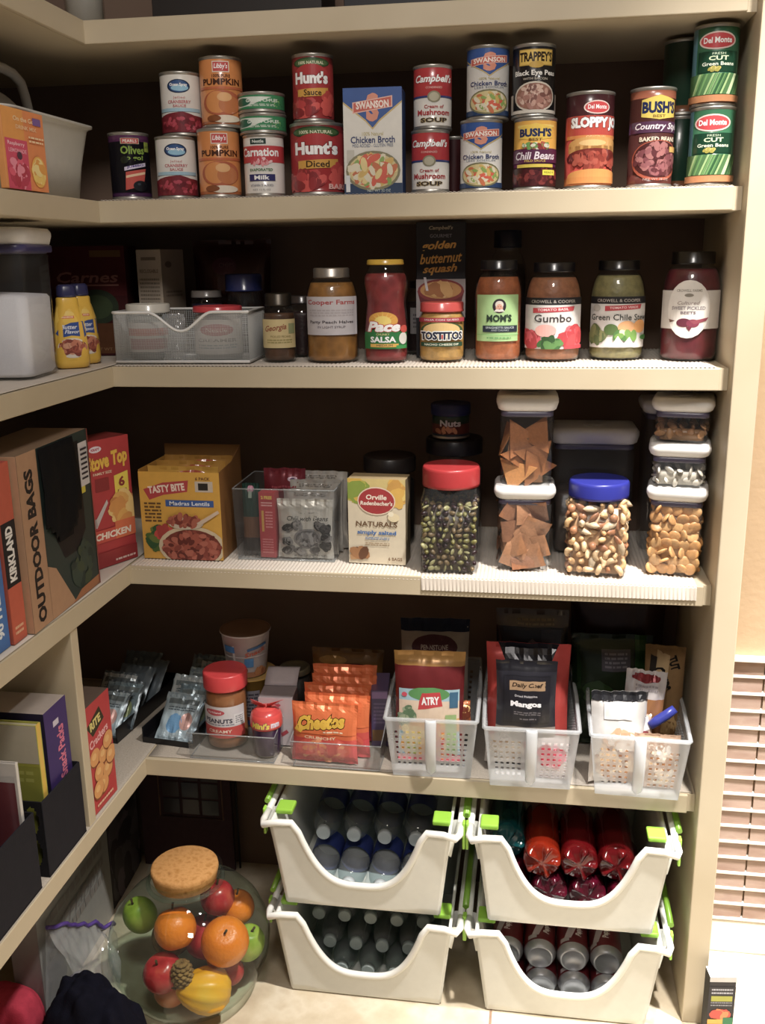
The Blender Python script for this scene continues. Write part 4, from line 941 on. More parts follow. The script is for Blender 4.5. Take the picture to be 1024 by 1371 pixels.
def art_orv(k):
    k.rect(0,0,1,1,'#dccfb4').poly([(0,1),(1,1),(1,.78),(.8,.86),(.5,.8),(.2,.86),(0,.8)],'#d8c27a').blobs(.15,.86,.18,.12,16,.14,['#b8b84a','#8aa03a','#d8b03a'],4).blobs(.85,.84,.2,.14,16,.14,['#e0b040','#e8c868','#d09a3a'],5)
    k.ell(.5,.745,.33,.165,'#e8d0b8').ell(.5,.745,.31,.15,'#a81c22').text('Orville',.5,.79,.36,.06,'#f6e8d8',.03,shear=.1).text("Redenbacher's",.5,.72,.56,.05,'#f6e8d8',.03,shear=.1)
    k.text('NATURALS',.5,.475,.72,.06,'#6a4a2c',.02).text('simply salted',.5,.37,.68,.06,'#2f6ab0',.03).lines(.3,.29,.72,.325,2,'#6a8ab8').lines(.3,.22,.72,.26,2,'#a89070').poly([(.02,.1),(.35,.16),(.3,.06),(.04,.04)],'#b88a5a').blobs(.2,.13,.16,.06,10,.08,['#8a5a34','#a87444','#6a4226'],3).ell(.8,.56,.1,.05,'#e8d8b0').ell(.75,.6,.05,.03,'#f2e8cc').text('6 BAGS',.82,.07,.24,.04,'#7a5a3a',.03)
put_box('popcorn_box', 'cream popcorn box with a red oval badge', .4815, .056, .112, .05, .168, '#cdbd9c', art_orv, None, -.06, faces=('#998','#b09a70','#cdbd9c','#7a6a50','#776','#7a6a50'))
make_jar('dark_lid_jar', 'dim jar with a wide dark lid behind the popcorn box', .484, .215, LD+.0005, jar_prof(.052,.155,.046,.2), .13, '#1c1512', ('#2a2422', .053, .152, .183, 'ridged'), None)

# ---- jars of nuts and crackers
def nut_mesh(kind, seed=0):
    R = random.Random(seed); m = MB()
    if kind == 'cashew':
        pts = [(.0085*math.cos(a), .0085*math.sin(a)-.003, 0) for a in [PI*(.08+.84*i/7) for i in range(8)]]
        m.tube(pts, [.002,.0038,.0046,.0048,.0046,.0042,.0036,.002], '#dfb274', 8)
    elif kind == 'almond': m.rings([[Vector((r*math.cos(2*PI*j/10), r*.6*math.sin(2*PI*j/10), z)) for j in range(10)] for r, z in ((.0006,-.011),(.0036,-.009),(.0058,-.004),(.006,.001),(.0042,.007),(.0006,.0115))], '#8a4f26')
    elif kind == 'peanut': m.ell((0,0,0), (.0052,.0052,.0078), '#cf9852', 10, 7)
    elif kind == 'hazelnut': m.ell((0,0,0), (.0072,.0072,.0068), '#a8663a', 10, 7)
    elif kind == 'brazil': m.rings([[Vector((r*math.cos(2*PI*j/6), r*.8*math.sin(2*PI*j/6), z)) for j in range(6)] for r, z in ((.001,-.015),(.006,-.008),(.0068,0),(.0055,.008),(.001,.015))], '#c9ad84')
    elif kind == 'coin': m.lathe([(0,-.0022),(.009,-.0024),(.0112,-.0012),(.0115,0),(.0112,.0012),(.009,.0028),(.004,.0034),(0,.0034)], '#d9a45c', 16)
    elif kind == 'seed': m.ell((0,0,0), (.006,.0026,.0095), '#d9d4c6', 10, 6)
    elif kind == 'pistachio': m.ell((0,0,0), (.0042,.0038,.0062), '#8a8a3c', 9, 6)
    elif kind == 'raisin': m.ell((0,0,0), (.0046,.004,.0062), '#2c1620', 8, 6)
    elif kind == 'pumpkin': m.ell((0,0,0), (.0045,.0022,.0068), '#a8ad62', 8, 6)
    elif kind == 'crisp':
        m.grid(lambda u, v: ((u-.5)*.05, (v-.5)*.042, .005*math.cos(2.4*(u-.5))+.002*mnoise.noise(Vector((u*4, v*4, seed)))), 8, 6, '#b5784a')
        m.grid(lambda u, v: ((.5-u)*.05, (v-.5)*.042, .0022+.005*math.cos(2.4*(.5-u))+.002*mnoise.noise(Vector(((1-u)*4, v*4, seed)))), 8, 6, '#c08a58')
    elif kind == 'chip':
        m.prism([(-.034,-.026),(.034,-.028),(.004,.036)], -.0015, .0015, '#c9853c', 'z')
    elif kind == 'almond_slice': m.ell((0,0,0), (.0065,.0035,.0105), '#c8945c', 10, 6)
    return m
def fill_things(kinds, group, a, b, z0, z1, d, ox, oy, oz, rot, seed, tint=.0, top=True, sides=(1,1,1), core='#8a6238', corename='nut_filling', lab=None, flatten=0., rad=0., scale=1., core_in=.4):
    """stand countable pieces against the clear walls of a jar (front, both ends, top); a lumpy core fills the middle"""
    R = random.Random(seed); M = Matrix.Translation((ox, oy, oz)) @ Matrix.Rotation(rot, 4, 'Z'); n = 0
    protos = {}
    spots = []
    nz = max(1, int((z1-z0)/(d*.86))); nx = max(1, int(2*a/d)); ny = max(1, int(2*b/d))
    for k in range(nz):
        z = z0 + d*.45 + (z1-z0-d*.9)*(k/(nz-1) if nz > 1 else .5); off = .5*(k % 2)
        for i in range(nx):
            x = -a + d*.5 + (2*a-d)*min(1, max(0, (i+off*.5)/(nx-.75) if nx > 1 else .5)); spots.append((x, -b + d*.36, z, 0))
        for s in (-1, 1):
            if not sides[0 if s < 0 else 2]: continue
            for j in range(1, ny):
                spots.append((s*(a-d*.36), -b + d*.5 + (2*b-d)*min(1, (j+off*.5)/max(1, ny-.75)), z, s))
    if top:
        for i in range(nx):
            for j in range(1, ny): spots.append((-a+d*.5+(2*a-d)*i/max(1, nx-1), -b+d*.5+(2*b-d)*j/max(1, ny-1), z1-d*.25, 2))
    for x, y, z, fc in spots:
        kind, lb, hexc = R.choice(kinds)
        if rad:
            lx, ly = max(.002, a-rad), max(.002, b-rad)
            if fc in (0, 2): x = max(-lx, min(lx, x))
            if fc in (-1, 1, 2): y = max(-ly, min(ly, y))
            z = max(z0+rad*.8, min(z1-rad*.4, z))
        p = Vector((x+R.uniform(-.12,.12)*d, y+R.uniform(-.05,.05)*d, z+R.uniform(-.12,.12)*d))
        e = Euler((R.uniform(0,2*PI), R.uniform(0,2*PI), R.uniform(0,2*PI)))
        if flatten and R.random() < flatten:
            base = Euler((PI/2,0,0)) if fc == 0 else Euler((0,PI/2*fc,0)) if fc in (-1,1) else Euler((0,0,0))
            e = (base.to_matrix() @ Euler((R.uniform(-.4,.4), R.uniform(-.4,.4), R.uniform(0,2*PI))).to_matrix()).to_euler()
        key = (kind, hexc, R.randrange(3))
        if key not in protos:
            m = nut_mesh(kind, key[2]); f = 1 + (key[2]-1)*.14
            c = lin(hexc); m.c = [(c[0]*f, c[1]*f, c[2]*f, 1)]*len(m.c)
            o = m.build({'coin':'round_cracker','seed':'white_seed','crisp':'wheat_crisp','chip':'pita_chip','pumpkin':'pumpkin_seed','brazil':'brazil_nut','almond_slice':'almond'}.get(kind, kind), 'nut'); protos[key] = o
        else: o = protos[key].copy(); COL.objects.link(o)
        o.matrix_world = M @ Matrix.Translation(p) @ e.to_matrix().to_4x4() @ Matrix.Scale(scale, 4)
        tag(o, lb, {'coin':'cracker','crisp':'crisp','chip':'chip','seed':'seed','pumpkin':'seed','raisin':'raisin'}.get(kind, 'nut'), group + ': ' + kind.replace('_', ' ')); n += 1
    cm = MB(); e = d*core_in
    cm.squircle([(a-e, b-e, z0+.001), (a-e, b-e, (z0+z1)/2), (a-e, b-e, z1-d*.5), (.001, .001, z1-d*.45)], core, .3, 6)
    o = cm.build(corename, 'lumpy'); o.matrix_world = M; tag(o, lab, 'filling', None, 'stuff')
    return n

# square jar with red screw lid
def sq_jar(name, label, x, y, w, h, lidc, lid_r, lid_h, rot):
    t = thing(name, label, 'jar', (x, y, LD+.0005), rot)
    a = w/2; hb = h - lid_h
    MB().squircle([(a-.008,a-.008,0),(a-.003,a-.003,.002),(a,a,.008),(a-.0015,a-.0015,hb*.5),(a,a,hb*.86),(a-.002,a-.002,hb*.9),(a*.93,a*.93,hb*.95),(a*.9,a*.9,hb)], '#fff', .34, 7, True, False).build('clear_body', 'clear_plastic', t)
    m = MB(); nn = 96; r = lid_r; rs = []
    for zz, kk in ((hb-.001,1.0),(hb+.004,1.0),(h-.006,1.0),(h-.002,.985),(h,.95)):
        rs.append([(r*kk*(1+(.008 if j % 2 and kk == 1 else 0))*math.cos(2*PI*j/nn), r*kk*(1+(.008 if j % 2 and kk == 1 else 0))*math.sin(2*PI*j/nn), zz) for j in range(nn)])
    m.rings(rs, lidc, True, True, True); m.build('screw_lid', 'plastic', t)
    return t
r1 = .02
sq_jar('trail_mix_jar', 'square clear jar of green seed mix with a red screw lid', .6225, .0655, .108, .196, '#b00612', .0535, .036, r1)
fill_things([('pistachio','green pistachio in the jar with a red lid','#75703a'),('pumpkin','pale green pumpkin seed in the jar with a red lid','#9c9866'),('raisin','dark raisin in the jar with a red lid','#2a1218'),('pistachio','green pistachio in the jar with a red lid','#7a6440')], 'seed mix in the red-lidded jar', .0515, .0515, .004, .13, .0118, .6225, .0655, LD+.0005, r1, 5, core='#4a3c28', scale=1.12, corename='seed_mix_filling', lab='mass of seed mix in the middle of the red-lidded jar', sides=(1,1,0))
r2 = -.09
sq_jar('mixed_nut_jar', 'square clear jar of mixed nuts with a blue screw lid', .895, .079, .11, .172, '#0e1c98', .0545, .03, r2)
mn = 'in the jar with a blue lid'
fill_things([('cashew','pale curved cashew '+mn,'#ecc896'),('peanut','round tan peanut '+mn,'#dcac70'),('almond','brown pointed almond '+mn,'#a86c40'),('hazelnut','round brown hazelnut '+mn,'#b87c50'),('cashew','pale curved cashew '+mn,'#e0b67c'),('brazil','long ridged brazil nut '+mn,'#d8c09c')], 'mixed nuts in the blue-lidded jar', .053, .053, .004, .134, .0155, .895, .079, LD+.0005, r2, 8, core='#b48a5c', scale=1.12, lab='mass of mixed nuts in the middle of the blue-lidded jar')

OXO = 'white-lidded storage boxes'
sq_canister('cracker_box', 'clear white-lidded box of wheat crisps under the pita chip box', .759, .0925, LD+.0005, .0505, .0505, .161, .026, .02, group=OXO)
fill_things([('crisp','brown wheat crisp in the box under the pita chips','#b57c50'),('crisp','brown wheat crisp in the box under the pita chips','#a86c44')], 'wheat crisps', .046, .046, .004, .125, .029, .759, .0925, LD+.0005, .02, 3, core='#8f6240', corename='crisp_filling', lab='mass of wheat crisps in the middle of their box', sides=(1,1,0), flatten=1, rad=.028)
sq_canister('pita_chip_box', 'clear white-lidded box of pita chips, topmost of its stack', .760, .0925, LD+.163, .0495, .0495, .166, .03, .01, group=OXO)
fill_things([('chip','toasted triangular pita chip in the upper storage box','#c9853c'),('chip','toasted triangular pita chip in the upper storage box','#a8642a')], 'pita chips', .046, .046, .003, .105, .036, .760, .0925, LD+.163, .01, 6, core='#94602c', corename='pita_chip_filling', lab='mass of pita chips in the middle of their box', sides=(1,1,0), flatten=1, top=False, rad=.033)
sq_canister('wide_storage_box', 'wide clear storage box with white lid behind the blue-lidded jar', .888, .215, LD+.0005, .078, .056, .25, .032, .02, group=OXO)
MB().squircle([(.066,.046,.003),(.069,.049,.01),(.069,.049,.12),(.03,.03,.128),(.001,.001,.129)], '#4a3c34', .3, 6).build('dark_contents', 'lumpy', [o for o in COL.objects if o.get('label','').startswith('wide clear storage')][0])
sx, sy, sr = 1.037, .089, -.16
sq_canister('round_cracker_box', 'clear white-lidded box of round crackers, lowest of the end stack', sx, sy, LD+.0005, .0475, .0475, .165, .027, sr, group=OXO)
fill_things([('coin','round golden cracker in the lowest box of the end stack','#d8a35e'),('coin','round golden cracker in the lowest box of the end stack','#c98f48')], 'round crackers', .0445, .0445, .004, .131, .0178, sx, sy, LD+.0005, sr, 4, core='#b08040', corename='cracker_filling', lab='mass of round crackers in the middle of their box', flatten=.55)
sq_canister('seed_box', 'low clear white-lidded box of white seeds, middle of the end stack', sx-.001, sy, LD+.167, .0475, .0475, .079, .026, sr+.02, group=OXO)
fill_things([('seed','white seed in the middle box of the end stack','#dcd8cc'),('seed','white seed in the middle box of the end stack','#c4bcac')], 'white seeds', .0445, .0445, .003, .036, .0165, sx-.001, sy, LD+.167, sr+.02, 9, core='#c0b8a8', corename='seed_filling', lab='mass of white seeds in the middle of their box')
sq_canister('almond_box', 'low clear white-lidded box of almonds, topmost of the end stack', sx+.001, sy, LD+.2475, .0475, .0475, .079, .026, sr-.02, group=OXO)
fill_things([('almond_slice','tan almond in the topmost box of the end stack','#c08a54'),('almond_slice','tan almond in the topmost box of the end stack','#a87444')], 'almonds', .0445, .0445, .003, .03, .0165, sx+.001, sy, LD+.2475, sr-.02, 10, core='#94683c', corename='almond_filling', lab='mass of almonds in the middle of their box')
sq_canister('storage_box', 'dim white-lidded storage box behind the end stack', 1.035, .245, LD+.0005, .05, .05, .3, .028, 0, group=OXO)
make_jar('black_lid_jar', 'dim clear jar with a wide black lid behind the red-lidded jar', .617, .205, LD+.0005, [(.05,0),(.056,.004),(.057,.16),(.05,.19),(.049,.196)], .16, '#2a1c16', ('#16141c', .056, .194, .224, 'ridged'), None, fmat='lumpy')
make_can('small_nut_can', 'small dark can with a blue lid on top of the black-lidded jar', .61, .2, LD+.2255, .038, .055, [(0,.1,'#15304a'),(.1,.55,'#6a2a2c'),(.55,1,'#1c3a34')], lambda k: (k.text('Nuts',.5,.6,.4,.3,'#c8ccd4',.04), k.blobs(.4,.25,.25,.2,14,.14,['#a86a4a','#c88a5a'],2)), facing(.61,.2))
MB().lathe([(.0388,.046),(.0396,.048),(.0396,.066),(.037,.068),(0,.068)], '#16235a', 40).build('plastic_lid', 'plastic', [o for o in COL.objects if o.get('label','').startswith('small dark can')][0])

# ------------------------------------------------------------------ lowest shelf: snacks, packets, perforated baskets
ZE = LE + .0006
# two rows of drink packets in black trays
def black_tray(name, label, x, y, w, d, rot=0):
    t = thing(name, label, 'tray', (x, y, ZE), rot)
    a, b, h = w/2, d/2, .034
    for nm, bx in (('front_wall',(-a,a,-b,-b+.002,.0021,h*.35)),('back_wall',(-a,a,b-.002,b,.0021,h)),('side_wall',(-a,-a+.002,-b,b,.0021,h)),('side_wall',(a-.002,a,-b,b,.0021,h))):
        MB().box(*bx, '#17161a').build(nm, 'plastic', t)
    MB().box(-a, a, -b, b, 0, .002, '#17161a').build('base', 'plastic', t); return t
black_tray('packet_tray', 'black tray holding the silver drink packets next to the peanut butter', .045, .2, .12, .29, -.12)
black_tray('packet_tray', 'black tray holding the drink packets deepest in the shelf corner', -.125, .2, .12, .29, -.12)
PC = ['#a9bcc6','#8ea4ae','#b8c4c8','#9fb0b4','#c4ccd0','#8f9ba0']
def art_pk(i):
    def f(k):
        k.rect(.05,.05,.95,.95,['#b8cdd8','#8fa6b0','#c4ccce','#a8b8bc'][i % 4]).ell(.4,.35,.2,.2,'#6fa8d8').ell(.7,.4,.16,.18,['#d8a8a0','#b8c890','#c8b0c8'][i % 3]).rect(.1,.75,.9,.86,'#7f8c90').lines(.15,.6,.85,.7,2,'#6a7a84')
    return f
PW = [('foremost','first'),('second',''),('third',''),('fourth',''),('fifth',''),('rearmost','')]
for row, (bx, n, nm) in enumerate(((.045, 6, 'in the tray next to the peanut butter'), (-.125, 6, 'in the tray deepest in the shelf corner'))):
    for i in range(n):
        yy = .062 + .043*i
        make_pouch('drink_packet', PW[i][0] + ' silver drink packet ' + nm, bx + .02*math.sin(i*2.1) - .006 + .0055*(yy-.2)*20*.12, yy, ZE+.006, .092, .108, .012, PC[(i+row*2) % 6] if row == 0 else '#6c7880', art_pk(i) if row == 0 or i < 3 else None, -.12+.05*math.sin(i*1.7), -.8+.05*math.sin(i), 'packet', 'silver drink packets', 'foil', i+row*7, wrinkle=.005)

clear_bin('clear_snack_bin', 'clear bin holding the peanut butter jar', .181, .012, ZE, .176, .26, .075, .0, .058)
clear_bin('clear_snack_bin', 'clear bin holding the orange cheese snack bags', .399, .008, ZE, .176, .26, .078, .0, .056)
def art_pb(k):
    k.rect(0,0,1,1,'#d8d4d8').rect(0,0,1,.36,'#c8342c').ell(.35,.82,.22,.1,'#c03a4a').text("Kirkland",.35,.82,.3,.06,'#f2e4e8',.02).text('PEANUTS',.42,.55,.6,.14,'#3a3a50',.03).lines(.1,.4,.9,.46,1,'#8a8a98').rect(.75,.4,.98,.75,'#e4e2e4').lines(.78,.45,.95,.7,4,'#8a8a90').text('CREAMY',.45,.22,.5,.1,'#f2d8c8',.02)
make_jar('peanut_butter_jar', 'peanut butter jar with a thick red lid in the clear bin', .15, .089, ZE+.0025, [(.04,0),(.0435,.004),(.0445,.02),(.0435,.06),(.0445,.11),(.043,.122),(.04,.13)], .128, '#a5642c', ('#d2131c', .0455, .13, .164, 'ridged'), (.0445,.028,.098,2.3,'#d8d4d8',art_pb), .05, fmat='plastic')
# noodle cups
def cup(name, label, x, y, z, r0, r1, h, col, art, rimc, lidc, rot):
    t = thing(name, label, 'cup', (x, y, z), rot)
    MB().lathe([(r0-.002,.0015),(r0,.0),(r0+.001,.002),(r1,h-.004),(r1+.0025,h-.003),(r1+.003,h-.001),(r1+.002,h)], col, 44, True, False).build('cup_body', 'paper', t)
    MB().lathe([(r1+.0025,h+.0002),(r1+.0025,h+.0008),(r1-.002,h+.001),(r1-.004,h-.0008),(0,h-.0008)], lidc, 44).build('lid', 'paper', t)
    k = Ink(lambda u, v, hh: ((r0+(r1-r0)*v+.0012+hh)*math.sin((u-.5)*2.6), -(r0+(r1-r0)*v+.0012+hh)*math.cos((u-.5)*2.6), .002+(h-.006)*v), r1*2.6, h-.006, 22, 1)
    art(k); k.build(t.children[0], 'paper'); return t
def art_cup(k):
    k.rect(.05,.5,.95,.53,'#cfc6c2').rect(.3,.3,.34,.8,'#d2c9c4').rect(.12,.62,.34,.78,'#2f7ab8').text('Snack',.7,.62,.4,.11,'#c85a3a',.03,shear=.2,rot=.2).poly([(.55,.72),(.9,.82),(.92,.76),(.56,.66)],'#3a6a9a').rect(.5,.26,.66,.48,'#3f88c4').blobs(.35,.16,.26,.16,26,.14,['#b8703c','#9a5a30','#cf8a50'],4).poly([(0,.0),(1,0),(1,.1),(.5,.14),(0,.2)],'#b87a50').blobs(.8,.15,.15,.1,10,.1,['#c8844a','#a86030'],5)
def art_ycup(k):
    k.rect(.42,.1,.68,.8,'#a8a4b0').lines(.44,.2,.66,.75,7,'#5a5664').rect(0,0,1,.2,'#8a3420').rect(.3,.0,.7,.12,'#20468a').blobs(.2,.5,.12,.2,10,.14,['#c84a2a','#e0c060'],3)
cup('noodle_cup', 'yellow instant meal cup under the white cup', .172, .2, ZE+.0025, .042, .053, .112, '#cfa032', art_ycup, '#e8d8a0', '#b8924a', .15)
cup('noodle_cup', 'white instant meal cup with a brown lid stacked on the yellow cup', .165, .195, ZE+.1165, .041, .0525, .1, '#d9d2ce', art_cup, '#e8e4e0', '#7a5a44', .2)
def art_sp(k):
    k.rect(0,0,1,1,'#c0b4b6').text('Special',.4,.62,.5,.1,'#a83a4a',.02).text('sweetener',.4,.46,.56,.07,'#a83a4a',.01).ell(.55,.85,.1,.03,'#a83a4a').poly([(.5,.8),(.6,.92),(.56,.78)],'#a83a4a').poly([(.3,.1),(.8,.34),(.86,.28),(.4,.06)],'#a82a3c')
t = make_carton('open_white_box', 'open white box with a folded-back flap behind the small candy tub', .258, .082, ZE+.0025, .072, .06, .108, '#b5a9ab', art_sp, None, .06, 'box', faces=('#999','#8f8486','#b9adaf','#7f7577','#999','#7f7577'))
MB().grid(lambda u, v: ((u-.5)*.07, .058+.05*v, .109+.022*math.sin(1.7*v)), 4, 6, '#b9adb0').build('flap', 'paper', t, solid=.0008)
make_jar('squat_jar', 'squat jar with a dull gold lid behind the open white box', .267, .215, ZE+.0025, [(.03,0),(.034,.004),(.034,.1),(.031,.108)], .1, '#2a201c', ('#8a8268', .034, .108, .122, 'metal'), None)
# small candy tub
t = thing('candy_tub', 'small candy tub with bright red wrapped top in front of the white box', 'tub', (.246, .052, ZE+.0025), .1)
MB().lathe([(.024,0),(.027,.003),(.029,.04),(.031,.062),(.0315,.066)], ['#d8c8b8','#3a1c4a','#3a1c4a','#5a2a6a'], 36).build('tub_body', 'gloss', t)
b = MB().lathe([(.0325,.062),(.0335,.066),(.033,.082),(.03,.092),(.02,.1),(0,.102)], ['#d82a20','#e03a24','#d8281e','#c81e1c','#d8342a'], 36).build('wrapped_top', 'gloss', t)
k = Ink(lambda u, v, h: ((.0338+h)*math.sin((u-.5)*2.4), -(.0338+h)*math.cos((u-.5)*2.4), .064+.02*v), .08, .02, 20, 1)
k.text("Mini's",.4,.5,.5,.7,'#f4d83a',.05,shear=.2,edge='#6a1a7a').text('mm',.8,.5,.24,.5,'#e8e0f0',.05); k.build(b, 'gloss')
m = MB(); m.grid(lambda u, v: (.0+.034*u+.004*v, .004-.012*v, .096+.02*u+.016*v-.01*u*v), 6, 4, '#c01a20'); m.grid(lambda u, v: (-.03*u, .004-.01*v, .096+.012*u+.014*v), 6, 4, '#c8202a'); m.build('wrapper_ear', 'gloss', t, solid=.0008)
# cheese snack bags
def art_ch(k):
    k.rect(0,.5,1,1,'#e86a10').rect(0,0,1,.3,'#d8303a').text('Cheetos',.46,.7,.74,.24,'#f2c020',.06,shear=.25,rot=.1,edge='#1c1410',ew=.05).poly([(.03,.55),(.14,.5),(.2,.6),(.1,.66)],'#f2c020').lines(.5,.52,.8,.57,1,'#fbe0c0')
    k.ell(.5,.26,.42,.2,'#e04a34').blobs(.5,.22,.36,.15,30,.1,['#f0884a','#e86a5a','#f4a070','#d83a3a'],6,2.4).text('CRUNCHY',.45,.44,.5,.05,'#f8d8b0',.03)
BAG = [('foremost',.372,.028),('second',.392,.058),('third',.385,.09),('fourth',.395,.122),('rearmost',.39,.156)]
for i, (w_, x, y) in enumerate(BAG):
    make_pouch('cheese_snack_bag', w_ + ' orange cheese snack bag in the clear bin', x, y, ZE+.003, .138, .124+.007*i, .026, (lambda u, v: '#dd5c0e' if v > .42 else '#d03a30') if i < 4 else '#b84014', art_ch if i < 4 else art_ch, .02*(i-2), -.1, 'bag', 'orange cheese snack bags', 'foil', i+20)
make_pouch('corn_snack_bag', 'dull yellow bag behind the orange cheese snack bags', .385, .21, ZE+.003, .16, .165, .04, '#7a5520', lambda k: (k.ell(.6,.72,.3,.1,'#4a1a1e'), k.text('SNACK',.6,.72,.4,.06,'#8a5a3a',.04), k.ell(.3,.85,.2,.06,'#9a7028')), .0, -.1, 'bag', seed=31)
make_carton('purple_box', 'small clear box of purple sachets between the snack bin and first basket', .4735, .105, ZE+.0025, .036, .09, .126, '#5a4a6c', lambda k: (k.rect(.06,.86,.94,.98,'#8a6aa0'), k.rect(.06,.3,.94,.85,'#4a3c68'), k.rect(.06,.1,.94,.3,'#7a5a30'), k.lines(.15,.4,.85,.8,6,'#6a5a88')), None, .1, 'box', mat='gloss')

# perforated translucent baskets with a front pull
def perf_basket(label, x, y, rot, proto=[None]):
    if proto[0]: return dup(proto[0], label, (x, y, ZE), rot)
    t = thing('perforated_basket', label, 'basket', (x, y, ZE), rot, 'perforated snack baskets'); proto[0] = t
    wb, wt, h, d, fl = .0755, .0885, .132, .27, .02
    def face(m, p0, p1, p2, p3, nu, nv, holes):
        """bilinear panel with square holes on a grid of cells"""
        P = [Vector(p) for p in (p0, p1, p2, p3)]
        q = lambda u, v: (P[0]*(1-u)+P[1]*u)*(1-v) + (P[3]*(1-u)+P[2]*u)*v
        us = []; vs = []
        for i in range(nu): us += [(i+.0)/nu, (i+.24)/nu, (i+.76)/nu]
        for j in range(nv): vs += [(j+.0)/nv, (j+.24)/nv, (j+.76)/nv]
        us.append(1); vs.append(1)
        b = len(m.v); W = len(us)
        for v in vs:
            for u in us: m.v.append(tuple(q(u, v)))
        for j in range(len(vs)-1):
            for i in range(W-1):
                if i % 3 == 1 and j % 3 == 1 and holes(i//3, j//3): continue
                a = b + j*W + i; m.f.append((a, a+1, a+W+1, a+W)); m.c.append((1,1,1,1)); m.sm.append(False)
    m = MB(); face(m, (-wb,0,0),(wb,0,0),(wt,-fl,h),(-wt,-fl,h), 15, 11, lambda i, j: 2 <= j <= 8 and (i in (1,2,3,4,5,9,10,11,12,13))); m.build('front_wall', 'frost', t, solid=.0018)
    m = MB(); face(m, (wb,d,0),(-wb,d,0),(-wt,d+.01,h),(wt,d+.01,h), 15, 11, lambda i, j: 2 <= j <= 8 and 0 < i < 14); m.build('back_wall', 'frost', t, solid=.0018)
    for s in (-1, 1):
        m = MB(); face(m, (s*wb,0,0),(s*wb,d,0),(s*wt,d+.01,h),(s*wt,-fl,h), 26, 11, lambda i, j: 2 <= j <= 8 and 0 < i < 25); m.build('side_wall', 'frost', t, solid=.0018)
    MB().box(-wb, wb, 0, d, .0, .002, '#fff').build('base', 'frost', t)
    m = MB(); m.tube([(-wt,-fl,h),(-wt+.004,-fl-.003,h),(wt-.004,-fl-.003,h),(wt,-fl,h),(wt+.003,d*.5,h),(wt,d+.01,h),(-wt,d+.01,h),(-wt-.003,d*.5,h)], .0042, '#fff', 8, True); m.build('rim', 'frost', t)
    m = MB()
    def tongue(u, v):
        z = h + .002 - (h-.008)*v; w_ = .0105 - .0015*v
        if v > .9: w_ *= math.sqrt(max(0.02, 1-((v-.9)/.1)**2))
        yy = -fl*(z/h) - .004 - .012*math.sin(PI*min(1, v*1.05))**.7
        return ((u-.5)*2*w_, yy - .003*(1-(2*u-1)**2), z)
    m.grid(tongue, 6, 24, '#fff'); m.build('front_pull', 'frost_pull', t, solid=.003)
    return t
perf_basket('perforated clear basket holding the cranberry-red fruit bag, beside the snack bin', .592, .0025, .03)
perf_basket('perforated clear basket holding the black dried mango bag', .7835, -.012, .02)
perf_basket('perforated clear basket holding clear nut bags, next to the upright', .982, -.02, -.03)
# first basket
def art_atry(k):
    k.rect(.06,0,.94,.68,'#a8cbd8').rect(.06,.38,.94,.58,'#e8d0b8').rect(.06,.3,.94,.42,'#e0a858').ell(.5,.64,.3,.06,'#5f9a5a').poly([(.34,.5),(.7,.54),(.66,.66),(.4,.65),(.36,.58)],'#c82a30').text('ATRY',.52,.585,.26,.07,'#ffffff',.04,rot=.04).blobs(.18,.42,.14,.12,26,.05,['#8aa084','#6a8a68','#a8b898'],3).rect(.8,.52,.92,.66,'#3a6a8a').ell(.14,.63,.04,.02,'#d8405a')
    k.blobs(.3,.22,.22,.18,30,.09,['#e0b84a','#d89a3a','#e8d080','#a8b85a'],5).blobs(.68,.2,.22,.18,30,.09,['#d8803a','#c83a34','#8aa84a','#e8c060'],6).rect(.06,0,.94,.06,'#d85a6a').rect(.74,.06,.9,.46,'#9ab87a')
make_pouch('fruit_bag', 'dark red bag with light blue front panel and red badge in the first basket', .583, .045, ZE+.012, .142, .228, .05, lambda u, v: '#b8863a' if v > .93 else '#4a2a30' if v > .9 else '#a87834' if v > .86 else '#6a1418', art_atry, .05, -.1, 'bag', seed=41)
def art_white(k):
    k.ell(.5,.78,.34,.1,'#4a2a30').text('PENNSTONE',.5,.78,.4,.04,'#a89a90',.02).text('Home Seasoned',.5,.6,.7,.07,'#4a4440',.02,shear=.1).lines(.2,.45,.8,.52,2,'#5a504a').rect(0,.9,1,1,'#1c2030')
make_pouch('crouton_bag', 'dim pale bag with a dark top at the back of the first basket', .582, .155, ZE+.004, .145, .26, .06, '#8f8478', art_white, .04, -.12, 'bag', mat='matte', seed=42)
make_pouch('gold_candy', 'gold wrapped candy in the side of the first basket', .651, .06, ZE+.085, .03, .05, .018, '#a8581c', lambda k: k.blobs(.5,.5,.4,.4,12,.3,['#e0a040','#6a2a10','#f0c878'],2), .3, -.2, 'candy', seed=3)
